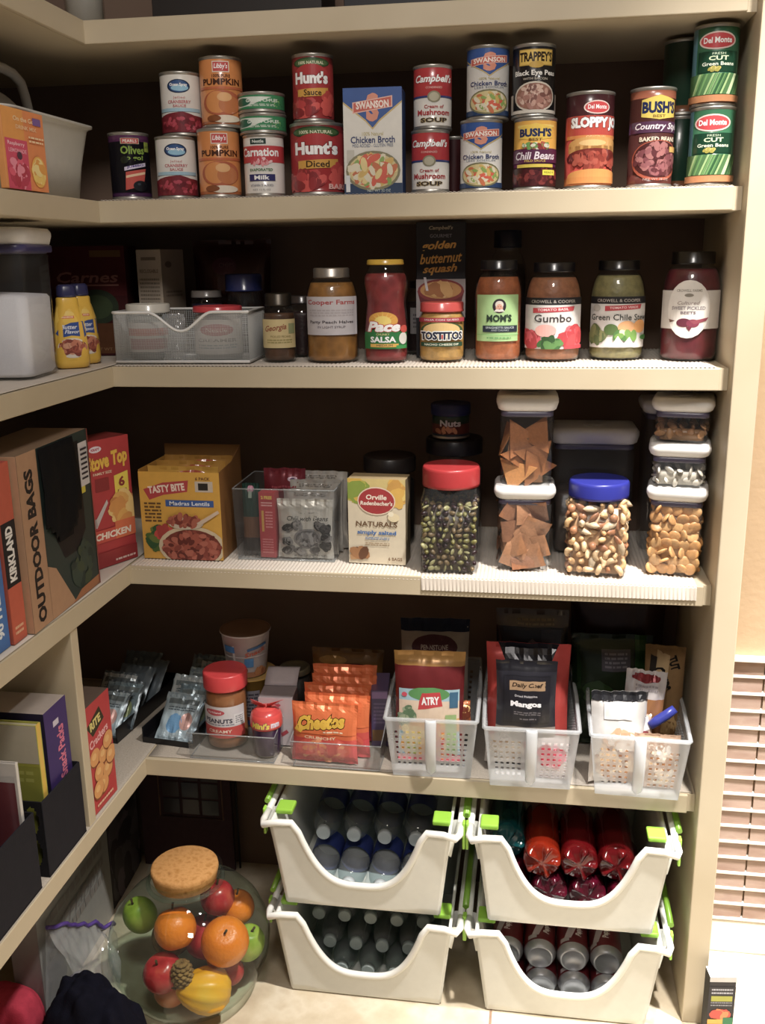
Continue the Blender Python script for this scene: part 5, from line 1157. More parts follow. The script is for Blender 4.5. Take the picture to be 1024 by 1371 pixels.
# second basket
def art_mango(k):
    k.rect(.12,.26,.9,.83,'#17161c').rect(.13,.27,.89,.82,'#1e1d24').rect(.22,.66,.82,.77,'#9a7c5c').text('Daily Chef',.52,.715,.52,.065,'#2a1c14',.03,shear=.2).text('Dried Philippine',.5,.59,.38,.032,'#c8c4c8',.01).text('Mangos',.5,.49,.52,.085,'#f4f2f4',.05).lines(.3,.36,.75,.41,2,'#7a7478').lines(.4,.3,.68,.33,1,'#7a7478')
make_pouch('mango_bag', 'black dried mango bag standing in front of a red pouch', .772, .026, ZE+.075, .118, .165, .03, lambda u, v: '#23222a' if .2 < v < .87 else '#8a8078' if v < .2 else '#17161c', art_mango, .02, -.1, 'bag', mat='gloss', seed=51)
def art_red(k):
    k.poly([(.14,1),(.3,.74),(.7,.74),(.86,1)],'#131018').poly([(0,.0),(1,.0),(1,.2),(.5,.15),(0,.25)],'#cfc6be').blobs(.72,.2,.2,.16,30,.09,['#d83a5a','#e85a78','#c82848','#f0a0b0'],4).blobs(.25,.15,.2,.14,20,.1,['#e0d0bc','#c8a888'],5)
make_pouch('red_pouch', 'red and black pouch with flared top corners behind the mango bag', .775, .068, ZE+.006, .165, .25, .06, '#b8281c', art_red, .02, -.1, 'bag', seed=52)
make_pouch('black_bag', 'black and grey bag rising at the back of the second basket', .782, .165, ZE+.004, .15, .285, .06, lambda u, v: '#4a4038' if v > .86 else '#16141a', lambda k: (k.poly([(.3,.7),(.5,.8),(.66,.72),(.6,.6),(.4,.62)],'#4a4448'), k.rect(.62,.66,.9,.86,'#2c2a30'), k.lines(.3,.88,.8,.94,2,'#6a5a44')), .03, -.12, 'bag', seed=53)
make_pouch('white_pouch', 'white and pink pouch low in the second basket', .822, .022, ZE+.003, .07, .09, .02, '#d8ccc8', lambda k: (k.blobs(.5,.55,.4,.3,26,.16,['#d8304e','#e8607a','#c01c3a','#e8a0ac'],3)), -.05, -.06, 'pouch', seed=55)
# third basket
def nutbag(k):
    k.poly([(.0,1),(1,1),(1,.9),(0,.9)],'#2a2a2e')
    k.blobs(.5,.25,.45,.25,80,.08,['#c8a078','#a87850','#e0c8a8','#8a5a38','#d8b48a'],3).rect(.2,.72,.7,.9,'#e8e4e0').blobs(.5,.5,.3,.12,20,.08,['#e8d8c8','#d8a880'],6)
make_pouch('nut_bag', 'clear bag of pale nuts with a white and black top in the end basket', .948, .024, ZE+.004, .11, .18, .045, lambda u, v: '#cfc4b8' if v < .5 else '#d8d4d0', nutbag, .15, -.14, 'bag', seed=61, wrinkle=.007, roll=.03)
make_pouch('brown_sugar_bag', 'clear bag with brown contents and a red top label in the end basket', .99, .062, ZE+.03, .078, .185, .03, lambda u, v: '#cfc8c8' if v > .72 else '#a8703f' if v > .3 else '#c09468', lambda k: (k.ell(.5,.92,.36,.045,'#8a2028'), k.lines(.25,.78,.8,.86,2,'#a8a0a4'), k.poly([(.45,.1),(.5,.7),(.53,.7),(.55,.1)],'#d8c4b0')), -.06, -.12, 'bag', seed=62, wrinkle=.007, roll=.06)
make_pouch('walnut_bag', 'clear bag of tan walnuts low behind the front of the end basket', 1.02, .012, ZE+.004, .085, .108, .03, '#c8a488', lambda k: k.blobs(.5,.5,.42,.42,70,.1,['#d8b48c','#b88858','#e8d0b4','#a06c40','#f0e4d4'],8), -.03, -.08, 'bag', seed=63)
make_pouch('orange_packet', 'white and orange packet lying across the end basket', .975, .03, ZE+.085, .08, .055, .02, '#d8b8a4', lambda k: (k.poly([(0,0),(.5,.1),(.4,.6),(.0,.5)],'#d86a34'), k.poly([(.4,.2),(1,.5),(.9,.9),(.5,.7)],'#e8e0e4'), k.rect(.7,.2,.9,.4,'#8a2a3a')), .1, -.5, 'packet', seed=64)
m = MB(); m.tube([(-.022,0,0),(-.008,.004,.01),(.01,.008,.022),(.024,.01,.034)], [.008,.0095,.0095,.008], '#1c2c9a', 12)
o = m.build('blue_clip', 'plastic', None, (1.03, .045, ZE+.115)); tag(o, 'blue plastic bag clip inside the end basket', 'clip')
def art_green(k):
    k.rect(0,.0,.1,.9,'#1c3018').rect(.36,.7,.72,.88,'#4c4850').lines(.4,.72,.68,.86,4,'#7a767e').rect(.78,0,.92,1,'#24481c').ell(.5,.35,.24,.2,'#3a241a').blobs(.3,.5,.16,.12,12,.1,['#3a5a2a','#2a4020'],3)
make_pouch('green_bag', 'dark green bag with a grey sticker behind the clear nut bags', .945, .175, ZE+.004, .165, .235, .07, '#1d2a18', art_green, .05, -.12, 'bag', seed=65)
def art_chips(k):
    k.rect(.1,.6,.9,.95,'#2c2620').text('JUT CHIPS',.5,.86,.8,.12,'#c8b48c',.04).rect(.15,.62,.85,.72,'#3a342c').blobs(.5,.3,.35,.25,30,.12,['#b89058','#c8a468','#9a743c'],3)
make_pouch('chip_bag', 'tan chip bag with dark lettering leaning against the upright', 1.042, .13, ZE+.004, .078, .235, .04, '#8a6a40', lambda k: (k.text('TUT',.72,.86,.34,.08,'#1c1814',.05,rot=-1.2), k.poly([(.2,.5),(.5,.46),(.62,.92),(.3,.96)],'#b89c70'), k.text('CHIPS',.42,.72,.62,.12,'#1c1814',.05,rot=-1.2), k.poly([(.06,.52),(.2,.5),(.3,.9),(.14,.92)],'#2a2420'), k.blobs(.5,.3,.3,.14,24,.12,['#b08a54','#c8a46a','#8f6a38'],3)), -.1, -.1, 'bag', mat='matte', seed=66)
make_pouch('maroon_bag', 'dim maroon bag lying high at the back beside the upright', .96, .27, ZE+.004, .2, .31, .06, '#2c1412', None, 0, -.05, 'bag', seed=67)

# side shelf: cracker box before the divider, books and boxes behind it
def art_crk(k):
    k.rect(0,0,1,1,'#b81a1c').poly([(.1,.82),(.6,.92),(.75,.78),(.3,.7)],'#3a3218').text('RITE',.42,.81,.4,.08,'#d8c870',.05,rot=.15).text('Crackers',.5,.66,.7,.08,'#e8b0b0',.03,rot=.15)
    for u, v in ((.3,.5),(.6,.46),(.8,.55),(.4,.34),(.7,.3),(.5,.2),(.85,.4),(.3,.2)): k.ell(u, v, .19, .085, '#8a4a1c').ell(u, v+.008, .18, .078, '#d8944a').ell(u-.03, v+.02, .08, .03, '#e4b068')
    k.lines(.2,.05,.8,.09,1,'#e8c0a0')
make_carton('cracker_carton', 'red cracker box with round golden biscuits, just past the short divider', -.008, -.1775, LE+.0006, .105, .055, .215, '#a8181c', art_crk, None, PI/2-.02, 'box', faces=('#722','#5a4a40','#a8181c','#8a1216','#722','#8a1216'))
def art_purple(k):
    k.rect(0,.34,1,1,'#3a2468').rect(0,.06,1,.34,'#b82a34').rect(0,0,1,.06,'#c8b8b0').text('Snack Packs',.62,.66,.36*3.5,.09,'#d86a8a',.03,rot=PI/2).rect(.35,.86,.6,.9,'#d0c8d8').blobs(.4,.2,.4,.12,16,.2,['#d8603a','#8a2a2a','#e08a5a'],3)
def art_purple_front(k): k.rect(0,.34,1,1,'#1f1838').rect(0,0,1,.34,'#6a2a24').lines(.4,.38,.9,.5,3,'#2a2248').blobs(.85,.2,.14,.12,12,.08,['#8a3a2a','#5a201c'],3)
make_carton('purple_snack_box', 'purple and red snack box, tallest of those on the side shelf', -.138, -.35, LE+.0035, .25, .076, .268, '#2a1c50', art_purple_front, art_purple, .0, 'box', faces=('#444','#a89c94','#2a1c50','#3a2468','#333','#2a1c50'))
def booklet(name, label, x, y, w, h, th, cover, page, rot, spine=None, art=None):
    t = thing(name, label, 'booklet', (x, y, LE+.0035), rot)
    MB().box(-w+.003, -.002, .002, th-.002, .003, h-.003, page).build('pages', 'paper', t)
    f = MB().box(-w, 0, 0, .0018, 0, h, cover).build('front_cover', 'gloss', t)
    MB().box(-w, 0, th-.0018, th, 0, h, cover).build('back_cover', 'gloss', t)
    MB().box(-.0018, .0, .0019, th-.0019, 0, h, spine or cover).build('spine', 'gloss', t)
    if art:
        k = Ink(flat_map((-w,-.0004,0),(w,0,0),(0,0,h)), w, h); art(k); k.build(f, 'gloss')
    return t
def art_yf(k): k.rect(0,.74,1,1,'#b8b09c').rect(.1,.79,.7,.92,'#4a4448').rect(.15,.81,.66,.905,'#5c5458').rect(0,0,1,.72,'#8f9034').lines(.5,.6,.95,.7,2,'#a8a850')
booklet('yellow_folder', 'yellow-green folder standing before the purple snack box', -.011, -.38, .25, .262, .016, '#a8a83a', '#b8b090', .0, '#e0b83a', art_yf)
def art_mf(k): k.rect(.7,.0,.98,.86,'#6a2a30').rect(.7,0,.98,.36,'#3a1018').rect(.7,.86,.98,.9,'#b8b4b0').rect(0,.0,.7,.9,'#c8ccd4')
booklet('maroon_booklet', 'white booklet with maroon panel, behind the spiral notepad', -.012, -.448, .2, .232, .008, '#c8c2bc', '#d8d4cc', .0, '#ddd8d0', art_mf)
def art_sp2(k):
    k.rect(0,0,1,1,'#c8ccd6').rect(.3,.52,1,.72,'#d8683a')
    for i in range(11): k.rect(.86,.06+i*.04,1,.078+i*.04,'#3a3a42')
booklet('spiral_notepad', 'white notepad with orange band and dark spiral, at the picture edge', -.042, -.482, .17, .225, .01, '#c8ccd6', '#e0e0e4', .0, '#c8ccd6', art_sp2)
def black_bin(label, y0, proto=[None]):
    if proto[0]: return dup(proto[0], label, (-.003, y0, LE+.0006), 0)
    t = thing('black_storage_bin', label, 'bin', (-.003, y0, LE+.0006), 0, 'black bins on the side shelf'); proto[0] = t
    L_, h, d = .135, .139, .272
    MB().box(-.003, 0, 0, L_, .0021, h, '#222127').build('end_wall', 'matte', t, bevel=.001)
    MB().box(-d, -d+.003, 0, L_, .0021, h, '#1d1c22').build('end_wall', 'matte', t, bevel=.001)
    MB().box(-d+.0031, -.0031, L_-.003, L_, .0021, h, '#1d1c22').build('side_wall', 'matte', t)
    m = MB()
    def hole(u, v):
        for cu, cv in ((.93,.74),(.93,.3),(.78,.74),(.78,.3),(.6,.74),(.6,.3)):
            if ((u-cu)/.045)**2 + ((v-cv)/.19)**2 < 1: return None
        return '#1a191e'
    m.grid(lambda u, v: (-d+.0031+(d-.0062)*u, .0015, .0021+(h-.0021)*v), 90, 48, hole, False); m.build('side_wall', 'matte', t, solid=.0028)
    MB().box(-d, 0, 0, L_, 0, .002, '#1a191e').build('base', 'matte', t)
    return t
black_bin('black open bin holding the purple box and yellow-green folder', -.4)
black_bin('black open bin holding the white booklets and notepad', -.562)

BEFORE = set(COL.objects)
# ------------------------------------------------------------------ floor: stacked drink bins
def drink_bin(label, x, y, z, rot, proto=[None]):
    if proto[0]: return dup(proto[0], label, (x, y, z), rot)
    t = thing('stacking_bin', label, 'bin', (x, y, z), rot, 'white stacking drink bins'); proto[0] = t
    wb, wt, h, d, th = .154, .176, .194, .345, .006
    lean = .022                                    # the front leans out toward its top
    hw = lambda z_: wb + (wt-wb)*z_/h
    cut, zc = .127, .053
    def top(x_):
        q = abs(x_)/cut
        if q >= 1: return h
        return zc + (h-zc)*q**3.2
    nx = 64; m = MB()
    def front(u, v):
        s = u*2-1; xb = s*hw(h*.6); zt = top(xb); z_ = zt*v
        return (s*hw(z_), -lean*z_/h, z_ + .004)
    m.grid(front, nx, 14, '#e6e7e0'); m.build('front_wall', 'bin_plastic', t, solid=th)
    m = MB(); m.grid(lambda u, v: ((1-2*u)*hw(h*v), d + .012*v, .004+h*v), 10, 8, '#e0e1da'); m.build('back_wall', 'bin_plastic', t, solid=th)
    for s in (-1, 1):
        m = MB(); m.grid(lambda u, v: (s*hw(h*v), -lean*v + (d+.012*v+lean*v)*u, .004+h*v), 12, 8, '#e2e3dc'); m.build('side_wall', 'bin_plastic', t, solid=th)
    m = MB(); m.box(-wb, wb, 0, d, .003, .008, '#e0e1da'); m.build('base', 'bin_plastic', t)
    # rolled rim along the cut-out and out to the ears
    pts = []
    for i in range(41):
        xx = -cut + 2*cut*i/40; zz = min(top(xx), h); pts.append((xx*(hw(zz)/hw(h*.6)) if abs(xx) > cut*.98 else xx, -lean*zz/h - .002, zz+.006))
    e = wt + .018
    left = [(-e, .03, h-.004), (-e-.001, -.005, h-.004), (-e+.006, -lean-.008, h+.002), (-wt+.01, -lean-.004, h+.006)]
    right = [(-p[0], p[1], p[2]) for p in reversed(left)]
    MB().tube(left + pts + right, .0068, '#f0f0ea', 10).build('front_rim', 'bin_plastic', t)
    for s in (-1, 1):
        MB().tube([(s*e, .03, h-.004), (s*e, d*.5, h-.002), (s*e, d-.02, h), (s*(wt), d+.013, h+.004)], .0068, '#ecece6', 10).build('side_rim', 'bin_plastic', t)
        m = MB(); m.add([(s*hw(h*.72), .0, h*.72), (s*(hw(h*.72)+.008), .0, h*.70), (s*(e-.006), .0, h-.006), (s*hw(h-.01), .0, h-.008), (s*hw(h*.72), .05, h*.72), (s*(hw(h*.72)+.008), .05, h*.70), (s*(e-.006), .05, h-.006), (s*hw(h-.01), .05, h-.008)], [(0,1,2,3),(4,7,6,5),(1,5,6,2),(0,3,7,4)], '#e6e7e0')
        m.build('side_bracket', 'bin_plastic', t)
        # green folding handle: bar over the rim, a front pad and a drop strap
        g = MB(); g.box(*((wt-.036, wt-.001, .01, .05) if s > 0 else (-wt+.001, -wt+.036, .01, .05)), h+.001, h+.0115, '#8fc81e')
        hp = g.build('handle_pad', 'green_plastic', t, bevel=.003)
        g = MB(); g.tube([(s*(e+.0085), .05, h+.004), (s*(e+.0085), d*.5, h+.008), (s*(e+.0085), d-.04, h+.006)], [.006,.006,.006], '#86bf18', 8); g.build('handle_bar', 'green_plastic', hp)
        g = MB(); x0, x1 = sorted((s*(e+.004), s*(e+.0095))); g.box(x0, x1, .018, .034, h-.052, h+.006, '#9ad624'); g.build('handle_strap', 'green_plastic', hp, bevel=.002)
        MB().box(*sorted((s*(wb-.03), s*(wb-.012))), .01, .04, 0, .003, '#cfcfc2').build('foot', 'bin_plastic', t)
    return t
attr_mat('bin_plastic', .38, vary=.03, spec=.4)
attr_mat('green_plastic', .3, vary=.04, coat=.2)
PITCH = .2115
BX1, BX2, BY = .46, .864, -.05
drink_bin('lower white bin of small water bottles, under the water bottle bin', BX1, BY, 0, .0)
drink_bin('upper white bin of large water bottles, beside the sports drink bin', BX1-.002, BY-.002, PITCH, .0)
drink_bin('lower white bin of drink cans, next to the upright', BX2, BY, 0, -.0)
drink_bin('upper white bin of red sports drinks, next to the upright', BX2+.002, BY-.002, PITCH, .0)

# bottles lie front to back: local z of the bottle points toward the room (-y)
TOUT = Matrix.Rotation(PI/2, 4, 'X')
def lying(t, x, y, z, tilt=0):
    t.location = (x, y, z); t.rotation_euler = (PI/2 + tilt, 0, 0)
def bottle_proto(name, label, r, L_, cap, capc, bodymat, labc, wave=True, group=None):
    t = thing(name, label, 'bottle', (0,0,0), 0, group)
    P = [(.001,0),(r*.8,.001),(r*.98,.006),(r,.012)]
    zb = L_*.66; n = 9
    for i in range(n+1):
        z = .014 + (zb-.014)*i/n; P.append((r*(1-(.045 if i % 2 and wave else 0)), z))
    for i in range(1, 8):
        a = PI/2*i/7; P.append((cap + (r-cap)*math.cos(a), zb + (L_*.93-zb)*math.sin(a)))
    P.append((cap*.92, L_*.95))
    MB().lathe(P, '#ffffff', 28, True, False).build('bottle_body', bodymat, t)
    m = MB(); nn = 40
    rs = [[(cap*k*(1+.03*(j % 2))*math.cos(2*PI*j/nn), cap*k*(1+.03*(j % 2))*math.sin(2*PI*j/nn), z) for j in range(nn)] for z, k in ((L_*.94, 1.08), (L_*.99, 1.08), (L_, .98))]
    m.rings(rs, capc); m.build('cap', 'plastic', t)
    if labc: MB().lathe([(r*1.012, L_*.3), (r*1.012, L_*.56)], labc, 28, False, False).build('label', 'gloss', t)
    return t
# large water bottles in the upper bin
wp = [None]
def water(label, x, z, y0=-.012, kind='big'):
    if wp[0] is None:
        wp[0] = bottle_proto('water_bottle', label, .031, .205, .0135, '#b8c0c4', 'water_clear', '#23357c', group='large water bottles'); t = wp[0]
    else: t = dup(wp[0], label, (0,0,0))
    t.location = (x, BY + y0 + .205, z); t.rotation_euler = (PI/2, 0, 0); return t
glass_mat('water_clear', '#dfe6e8', .06, .05, 1.4)
glass_mat('water_dim', '#cdd6d4', .09, .08, 1.4)
ZU = PITCH+.0085
for i, (x, z, lb) in enumerate(((-.098,0,'large water bottle at the end of the lower row toward the jar'),(-.034,0,'large water bottle in the lower row, second from the jar side'),(.031,0,'large water bottle in the lower row, third from the jar side'),(.096,0,'large water bottle at the end of the lower row toward the sports drinks'))):
    water(lb, BX1+x, ZU+.0315+z, .012)
for i, (x, lb) in enumerate(((-.1,'large water bottle lying above the row, on the jar side'),(-.035,'large water bottle lying above the row, second from the jar side'),(.03,'large water bottle lying above the row, third from the jar side'),(.095,'large water bottle lying above the row, on the sports drink side'))):
    water(lb, BX1+x, ZU+.0955, .09)
# small water bottles in the lower bin
sp = bottle_proto('small_water_bottle', 'small water bottle in the bottom row of the lower bin', .0265, .185, .0125, '#8f9a98', 'water_dim', None, group='small water bottles')
rows = [(.027, (-.112,-.056,-.0,.056,.112), .03, 'bottom'), (.074, (-.084,-.028,.028,.084), .05, 'second'), (.121, (-.112,-.056,0,.056,.112), .075, 'top')]
nm = ['at the jar end', 'second from the jar end', 'third from the jar end', 'fourth from the jar end', 'fifth from the jar end']
first = True
for z, xs, y0, rn in rows:
    for i, x in enumerate(xs):
        lb = 'small water bottle in the %s row of the lower bin, %s' % (rn, nm[i])
        if first: t = sp; t['label'] = lb; first = False
        else: t = dup(sp, lb, (0,0,0))
        t.location = (BX1+x, BY+y0+.185, .0085+z); t.rotation_euler = (PI/2, 0, 0)
# red sports drinks, petal bases toward the room
def petal_bottle(name, label, r, L_, body, capc):
    t = thing(name, label, 'bottle', (0,0,0), 0, 'sports drink bottles')
    n = 60; rs = []
    prof = [(.0005,.006,0),(.3,.004,.0),(.6,.0015,1),(.82,.0,1),(.95,.005,1),(1,.014,.6),(1,.026,0),(.96,.05,0),(1,.06,0),(.96,.075,0),(1,.09,0),(.97,.105,0),(1,.12,0),(.98,.15,0),(.7,.18,0),(.38,.2,0)]
    for k, z, w in prof:
        ring = []
        for j in range(n):
            a = 2*PI*j/n; g = max(0, math.cos(5*a))**2*w
            ring.append((r*k*math.cos(a), r*k*math.sin(a), z*L_/.21 + .011*(1-g)*w*(1 if k < .99 else .3)))
        rs.append(ring)
    MB().rings(rs, '#fff', True, True, False).build('bottle_body', body, t)
    pf = [(.0005,.02),(.5,.02),(.9,.024),(.93,.05),(.93,.15),(.66,.178),(.0005,.179)]
    MB().lathe([(k*r, z*L_/.21) for k, z in pf], '#5a0b10' if 'red' in label or 'orange' in label else '#0c3a3e', 28).build('drink', 'gloss', t)
    MB().lathe([(r*.42, L_*.94), (r*.42, L_*1.01), (0, L_*1.01)], capc, 28).build('cap', 'plastic', t)
    return t
def sport_mat(name, col):
    m, nt, out = nodes(name); L = nt.links.new
    p = N(nt, 'ShaderNodeBsdfPrincipled'); p.inputs['Base Color'].default_value = lin(col); p.inputs['Roughness'].default_value = .08; p.inputs['Coat Weight'].default_value = .5
    tr = N(nt, 'ShaderNodeBsdfTransparent'); tr.inputs['Color'].default_value = lin(col)
    nz = N(nt, 'ShaderNodeTexNoise'); nz.inputs['Scale'].default_value = 20; tc = N(nt, 'ShaderNodeTexCoord'); L(tc.outputs['Object'], nz.inputs['Vector'])
    mr = N(nt, 'ShaderNodeMapRange'); mr.inputs['To Min'].default_value = .1; mr.inputs['To Max'].default_value = .35; L(nz.outputs['Fac'], mr.inputs['Value'])
    mx = N(nt, 'ShaderNodeMixShader'); L(mr.outputs['Result'], mx.inputs[0]); L(p.outputs[0], mx.inputs[1]); L(tr.outputs[0], mx.inputs[2]); L(mx.outputs[0], out.inputs[0]); MATS[name] = m
sport_mat('red_drink', '#5c0e12'); sport_mat('orange_drink', '#7a2010'); sport_mat('purple_drink', '#480c1c'); sport_mat('teal_drink', '#0d4a4e')
RS = .0365; ZR = PITCH+.0085
def sport(label, x, z, y0, mat, proto={}):
    if mat not in proto: t = proto[mat] = petal_bottle('sports_drink_bottle', label, RS, .235, mat, '#c8601c')
    else: t = dup(proto[mat], label, (0,0,0))
    t.location = (BX2+x, BY+y0, ZR+z); t.rotation_euler = (-PI/2, 0, .0); return t
for i, x in enumerate((-.112, -.037, .038, .113)):
    sport('purple-red sports drink bottle in the lower row, ' + nm[i].replace('jar', 'water bottle'), x, .037, .028, 'purple_drink')
sport('orange-red sports drink bottle with a petal base, brightest of the upper row', -.052, .104, .03, 'orange_drink')
sport('red sports drink bottle in the middle of the upper row', .02, .104, .032, 'red_drink')
sport('dark red sports drink bottle, upper row nearest the upright', .092, .104, .036, 'red_drink')
sport('dark teal sports drink bottle at the end of the upper row', -.122, .112, .07, 'teal_drink')
# drink cans on their sides, ends toward the room
def art_soda(k): k.text('SODA', .5, .5, .3, .3, '#e8d8d8', .04, rot=PI/2)
t0 = thing('drink_can', 'x', 'can', (0,0,0), 0, 'red drink cans')
r = .0325
MB().lathe([(0,.008),(.019,.007),(.0225,.001),(.0245,.0),(.0265,.002),(.0295,.008),(.0325,.016)], '#a4a4a8', 40, True, False).build('bottom_end', 'metal', t0)
sb = MB().lathe([(.0325,.016),(.0325,.105),(.0285,.114),(.0265,.1175)], '#700e1a', 40, False, False).build('can_body', 'gloss', t0)
MB().lathe([(.0265,.1175),(.0268,.1195),(.0255,.12),(.0245,.1175),(0,.1175)], '#b8b8ba', 40, False, True).build('top_end', 'metal', t0)
k = Ink(lambda u, v, h: ((.0328+h)*math.sin((u-.5)*2.4), -(.0328+h)*math.cos((u-.5)*2.4), .02+.08*v), .078, .08, 20, 1)
k.poly([(.2,.1),(.4,.1),(.7,.9),(.5,.9)],'#c8b8bc').text('Pepper', .62, .45, .5, .2, '#f0e0e0', .04, rot=PI/2, shear=.2).rect(.1,.0,.35,.14,'#b8b0b4'); k.build(sb, 'gloss')
first = True
for z, xs, y0, rn in ((.033, (-.118,-.052,.014,.08,.122-.0), .03, 'lower'), (.0895, (-.122,-.056,.0105,.077), .045, 'upper')):
    for i, x in enumerate(xs[:4]):
        lb = 'red drink can on its side in the %s row, %s' % (rn, nm[i].replace('jar', 'water bottle'))
        if first: t = t0; t['label'] = lb; first = False
        else: t = dup(t0, lb, (0,0,0))
        t.location = (BX2+x+.006, BY+y0, .0085+z); t.rotation_euler = (-PI/2, .3*math.sin(i*2.3+z*50), 0)
for i, x in enumerate((-.09, -.02, .05)):
    t = dup(t0, 'red drink can deeper in the bin, ' + nm[i].replace('jar', 'water bottle'), (BX2+x, BY+.19, .0085+.033)); t.rotation_euler = (-PI/2, 0, 0)

# ------------------------------------------------------------------ glass fruit jar with a cork
JX, JY = .098, -.075
t = thing('fruit_jar', 'large round glass jar of decorative fruit with a cork stopper', 'jar', (JX, JY, .0005))
prof = [(.07,.0),(.1,.003),(.125,.02),(.147,.05),(.161,.085),(.165,.115),(.161,.145),(.148,.175),(.124,.203),(.098,.22),(.08,.23),(.073,.24),(.0715,.258),(.0735,.264),(.076,.267)]
prof = [(r_, z_*1.07) for r_, z_ in prof]
MB().lathe(prof, '#fff', 56, True, False).build('glass_body', 'glass_green', t)
m = MB(); m.tube([(.0745*math.cos(2*PI*i/40), .0745*math.sin(2*PI*i/40), .263) for i in range(40)], .0045, '#cfe0d8', 8, True); m.build('glass_ring', 'glass_green', t)
MB().lathe([(.062,.262),(.0665,.282),(.0675,.286),(.068,.288),(.067,.2945),(.064,.297),(0,.297)], '#b98a50', 44).build('cork_stopper', 'cork', t)
FR = .0
def fruit(name, label, x, y, z, r, mat, sq=(1,1,1), rot=(0,0,0), kind='round', stem=True):
    """x, y, z: centre inside the jar, measured from the jar's base centre"""
    t = thing(name, label, 'fruit', (JX+x, JY+y, z), rot, None)
    m = MB()
    if kind == 'round':
        P = []
        for i in range(19):
            a = -PI/2 + PI*i/18; d = .12*math.exp(-((abs(math.sin(a))-1)/.08)**2)
            P.append((r*math.cos(a), r*math.sin(a)*(1-d)))
        M = Matrix.Diagonal((sq[0], sq[1], sq[2], 1)); m.lathe(P, '#fff', 28, M=M)
    elif kind == 'gourd':
        P = [(.001,-r*1.0),(r*.5,-r*.95),(r*.85,-r*.65),(r,-r*.15),(r*.95,r*.3),(r*.8,r*.7),(r*.6,r*1.05),(r*.36,r*1.3),(r*.2,r*1.42),(.001,r*1.45)]
        rs = []
        for q, z_ in P:
            rs.append([Vector((q*(1+.05*math.cos(10*2*PI*j/40))*math.cos(2*PI*j/40), q*(1+.05*math.cos(10*2*PI*j/40))*math.sin(2*PI*j/40), z_)) for j in range(40)])
        m.rings(rs, '#fff')
    elif kind == 'cone':
        for L_ in range(9):
            z_ = -r + 2*r*L_/8; q = r*.7*math.sqrt(max(.05, 1-(z_/r*.9)**2))
            for j in range(9):
                a = 2*PI*(j+.5*(L_ % 2))/9; m.ell((q*math.cos(a), q*math.sin(a), z_), (r*.26, r*.26, r*.13), '#fff', 8, 5)
        m.ell((0,0,0), (r*.6, r*.6, r), '#fff')
    m.build('skin', mat, t)
    if stem and kind != 'cone':
        zt = r*1.43 if kind == 'gourd' else r*.9*sq[2]
        MB().tube([(0,0,zt-.004),(.002,0,zt+.004),(.004,.001,zt+.012)], [.003,.0022,.0026], '#4a3a1c', 7).build('stem', 'matte', t)
    return t
fruit('orange', 'decorative orange with a pale seam toward the room, nearest the bins', .092, -.045, .16, .048, 'orange_rind', rot=(.5,.2,0))
fruit('orange', 'deep orange fruit under the cork on the window side of the jar', -.008, -.052, .185, .042, 'orange_rind', rot=(-.4,-.3,0))
fruit('apple', 'red apple low in the glass jar beside the navy cloth', -.025, -.09, .11, .04, 'apple_skin', (1,1,.92), (.4,-.2,0))
fruit('pear_gourd', 'yellow-orange gourd lying across the bottom front of the jar', .066, -.088, .078, .044, 'squash_rind', rot=(.2,-1.3,.2), kind='gourd')
fruit('peach', 'salmon peach at the very bottom of the jar', -.022, -.066, .05, .034, 'salmon_skin')
fruit('pine_cone', 'brown seed pod between the apple and the oranges', .022, -.105, .125, .025, 'dry_seed', kind='cone', stem=False)
fruit('lime', 'yellow-green fruit against the jar side nearest the zip bag', -.1, -.01, .175, .034, 'green_rind', (1,1,1.2), (.3,-.3,0))
fruit('lime', 'pale green fruit against the jar side nearest the bins', .118, .02, .108, .034, 'green_rind', (1,1,1.25), (.2,.3,0))
fruit('plum', 'dark red plum high at the back of the jar under the cork', .05, .04, .195, .036, 'apple_skin')
fruit('apple', 'red apple hidden deep in the middle of the jar', .02, .035, .1, .045, 'apple_skin')
fruit('tangerine', 'orange fruit behind the front orange on the bin side', .085, .06, .16, .036, 'orange_rind')
fruit('onion', 'dull brown round fruit at the back of the jar bottom', -.06, .045, .085, .042, 'dry_seed')
fruit('tangerine', 'orange fruit low at the back of the jar', .05, .05, .046, .036, 'orange_rind')
fruit('fig', 'dark plum-coloured fruit at the bottom of the jar on the bin side', .085, -.005, .055, .028, 'apple_skin')

# ------------------------------------------------------------------ things on the floor by the side wall
def art_wb(k):
    k.rect(0,0,1,1,'#a9a9a4').blobs(.5,.86,.6,.2,200,.07,['#3a3438','#5a5458','#7a6a78','#2c282c','#8a8488'],3).lines(.1,.3,.9,.62,3,'#9a948e').text('Happy',.62,.42,.5,.1,'#8f8a86',.0,shear=.3)
make_carton('white_printed_box', 'large white box with a mottled dark upper band against the side wall', -.165, -.04, .0005, .34, .06, .36, '#9a9a96', art_wb, None, PI/2+.03, 'box', faces=('#888','#9a9a96','#9a9a96','#8a8a88','#888','#8f8f8c'))
def art_mot(k): k.rect(0,0,1,1,'#3c363a').blobs(.5,.5,.6,.6,240,.12,['#2c282c','#4a4448','#5a545a','#6a5c66'],8)
make_carton('mottled_box', 'dark mottled box standing deeper along the side wall', -.18, .235, .0005, .19, .08, .4, '#332e32', art_mot, None, PI/2+.06, 'box')
t = thing('collage_frame', 'dark brown frame with a grid of small pictures against the back wall', 'picture frame', (-.052, .318, .0005), 0)
MB().box(-.118, .118, 0, .014, 0, .4, '#4a3438').build('frame_board', 'matte', t, bevel=.002)
m = MB()
for i in range(3):
    for j in range(5):
        m.box(-.056+i*.05, -.014+i*.05, -.0015, -.0002, .155+j*.046, .195+j*.046, ['#2a2026','#3c2c2e','#302c36'][(i+j) % 3])
m.build('picture_panes', 'gloss', t)
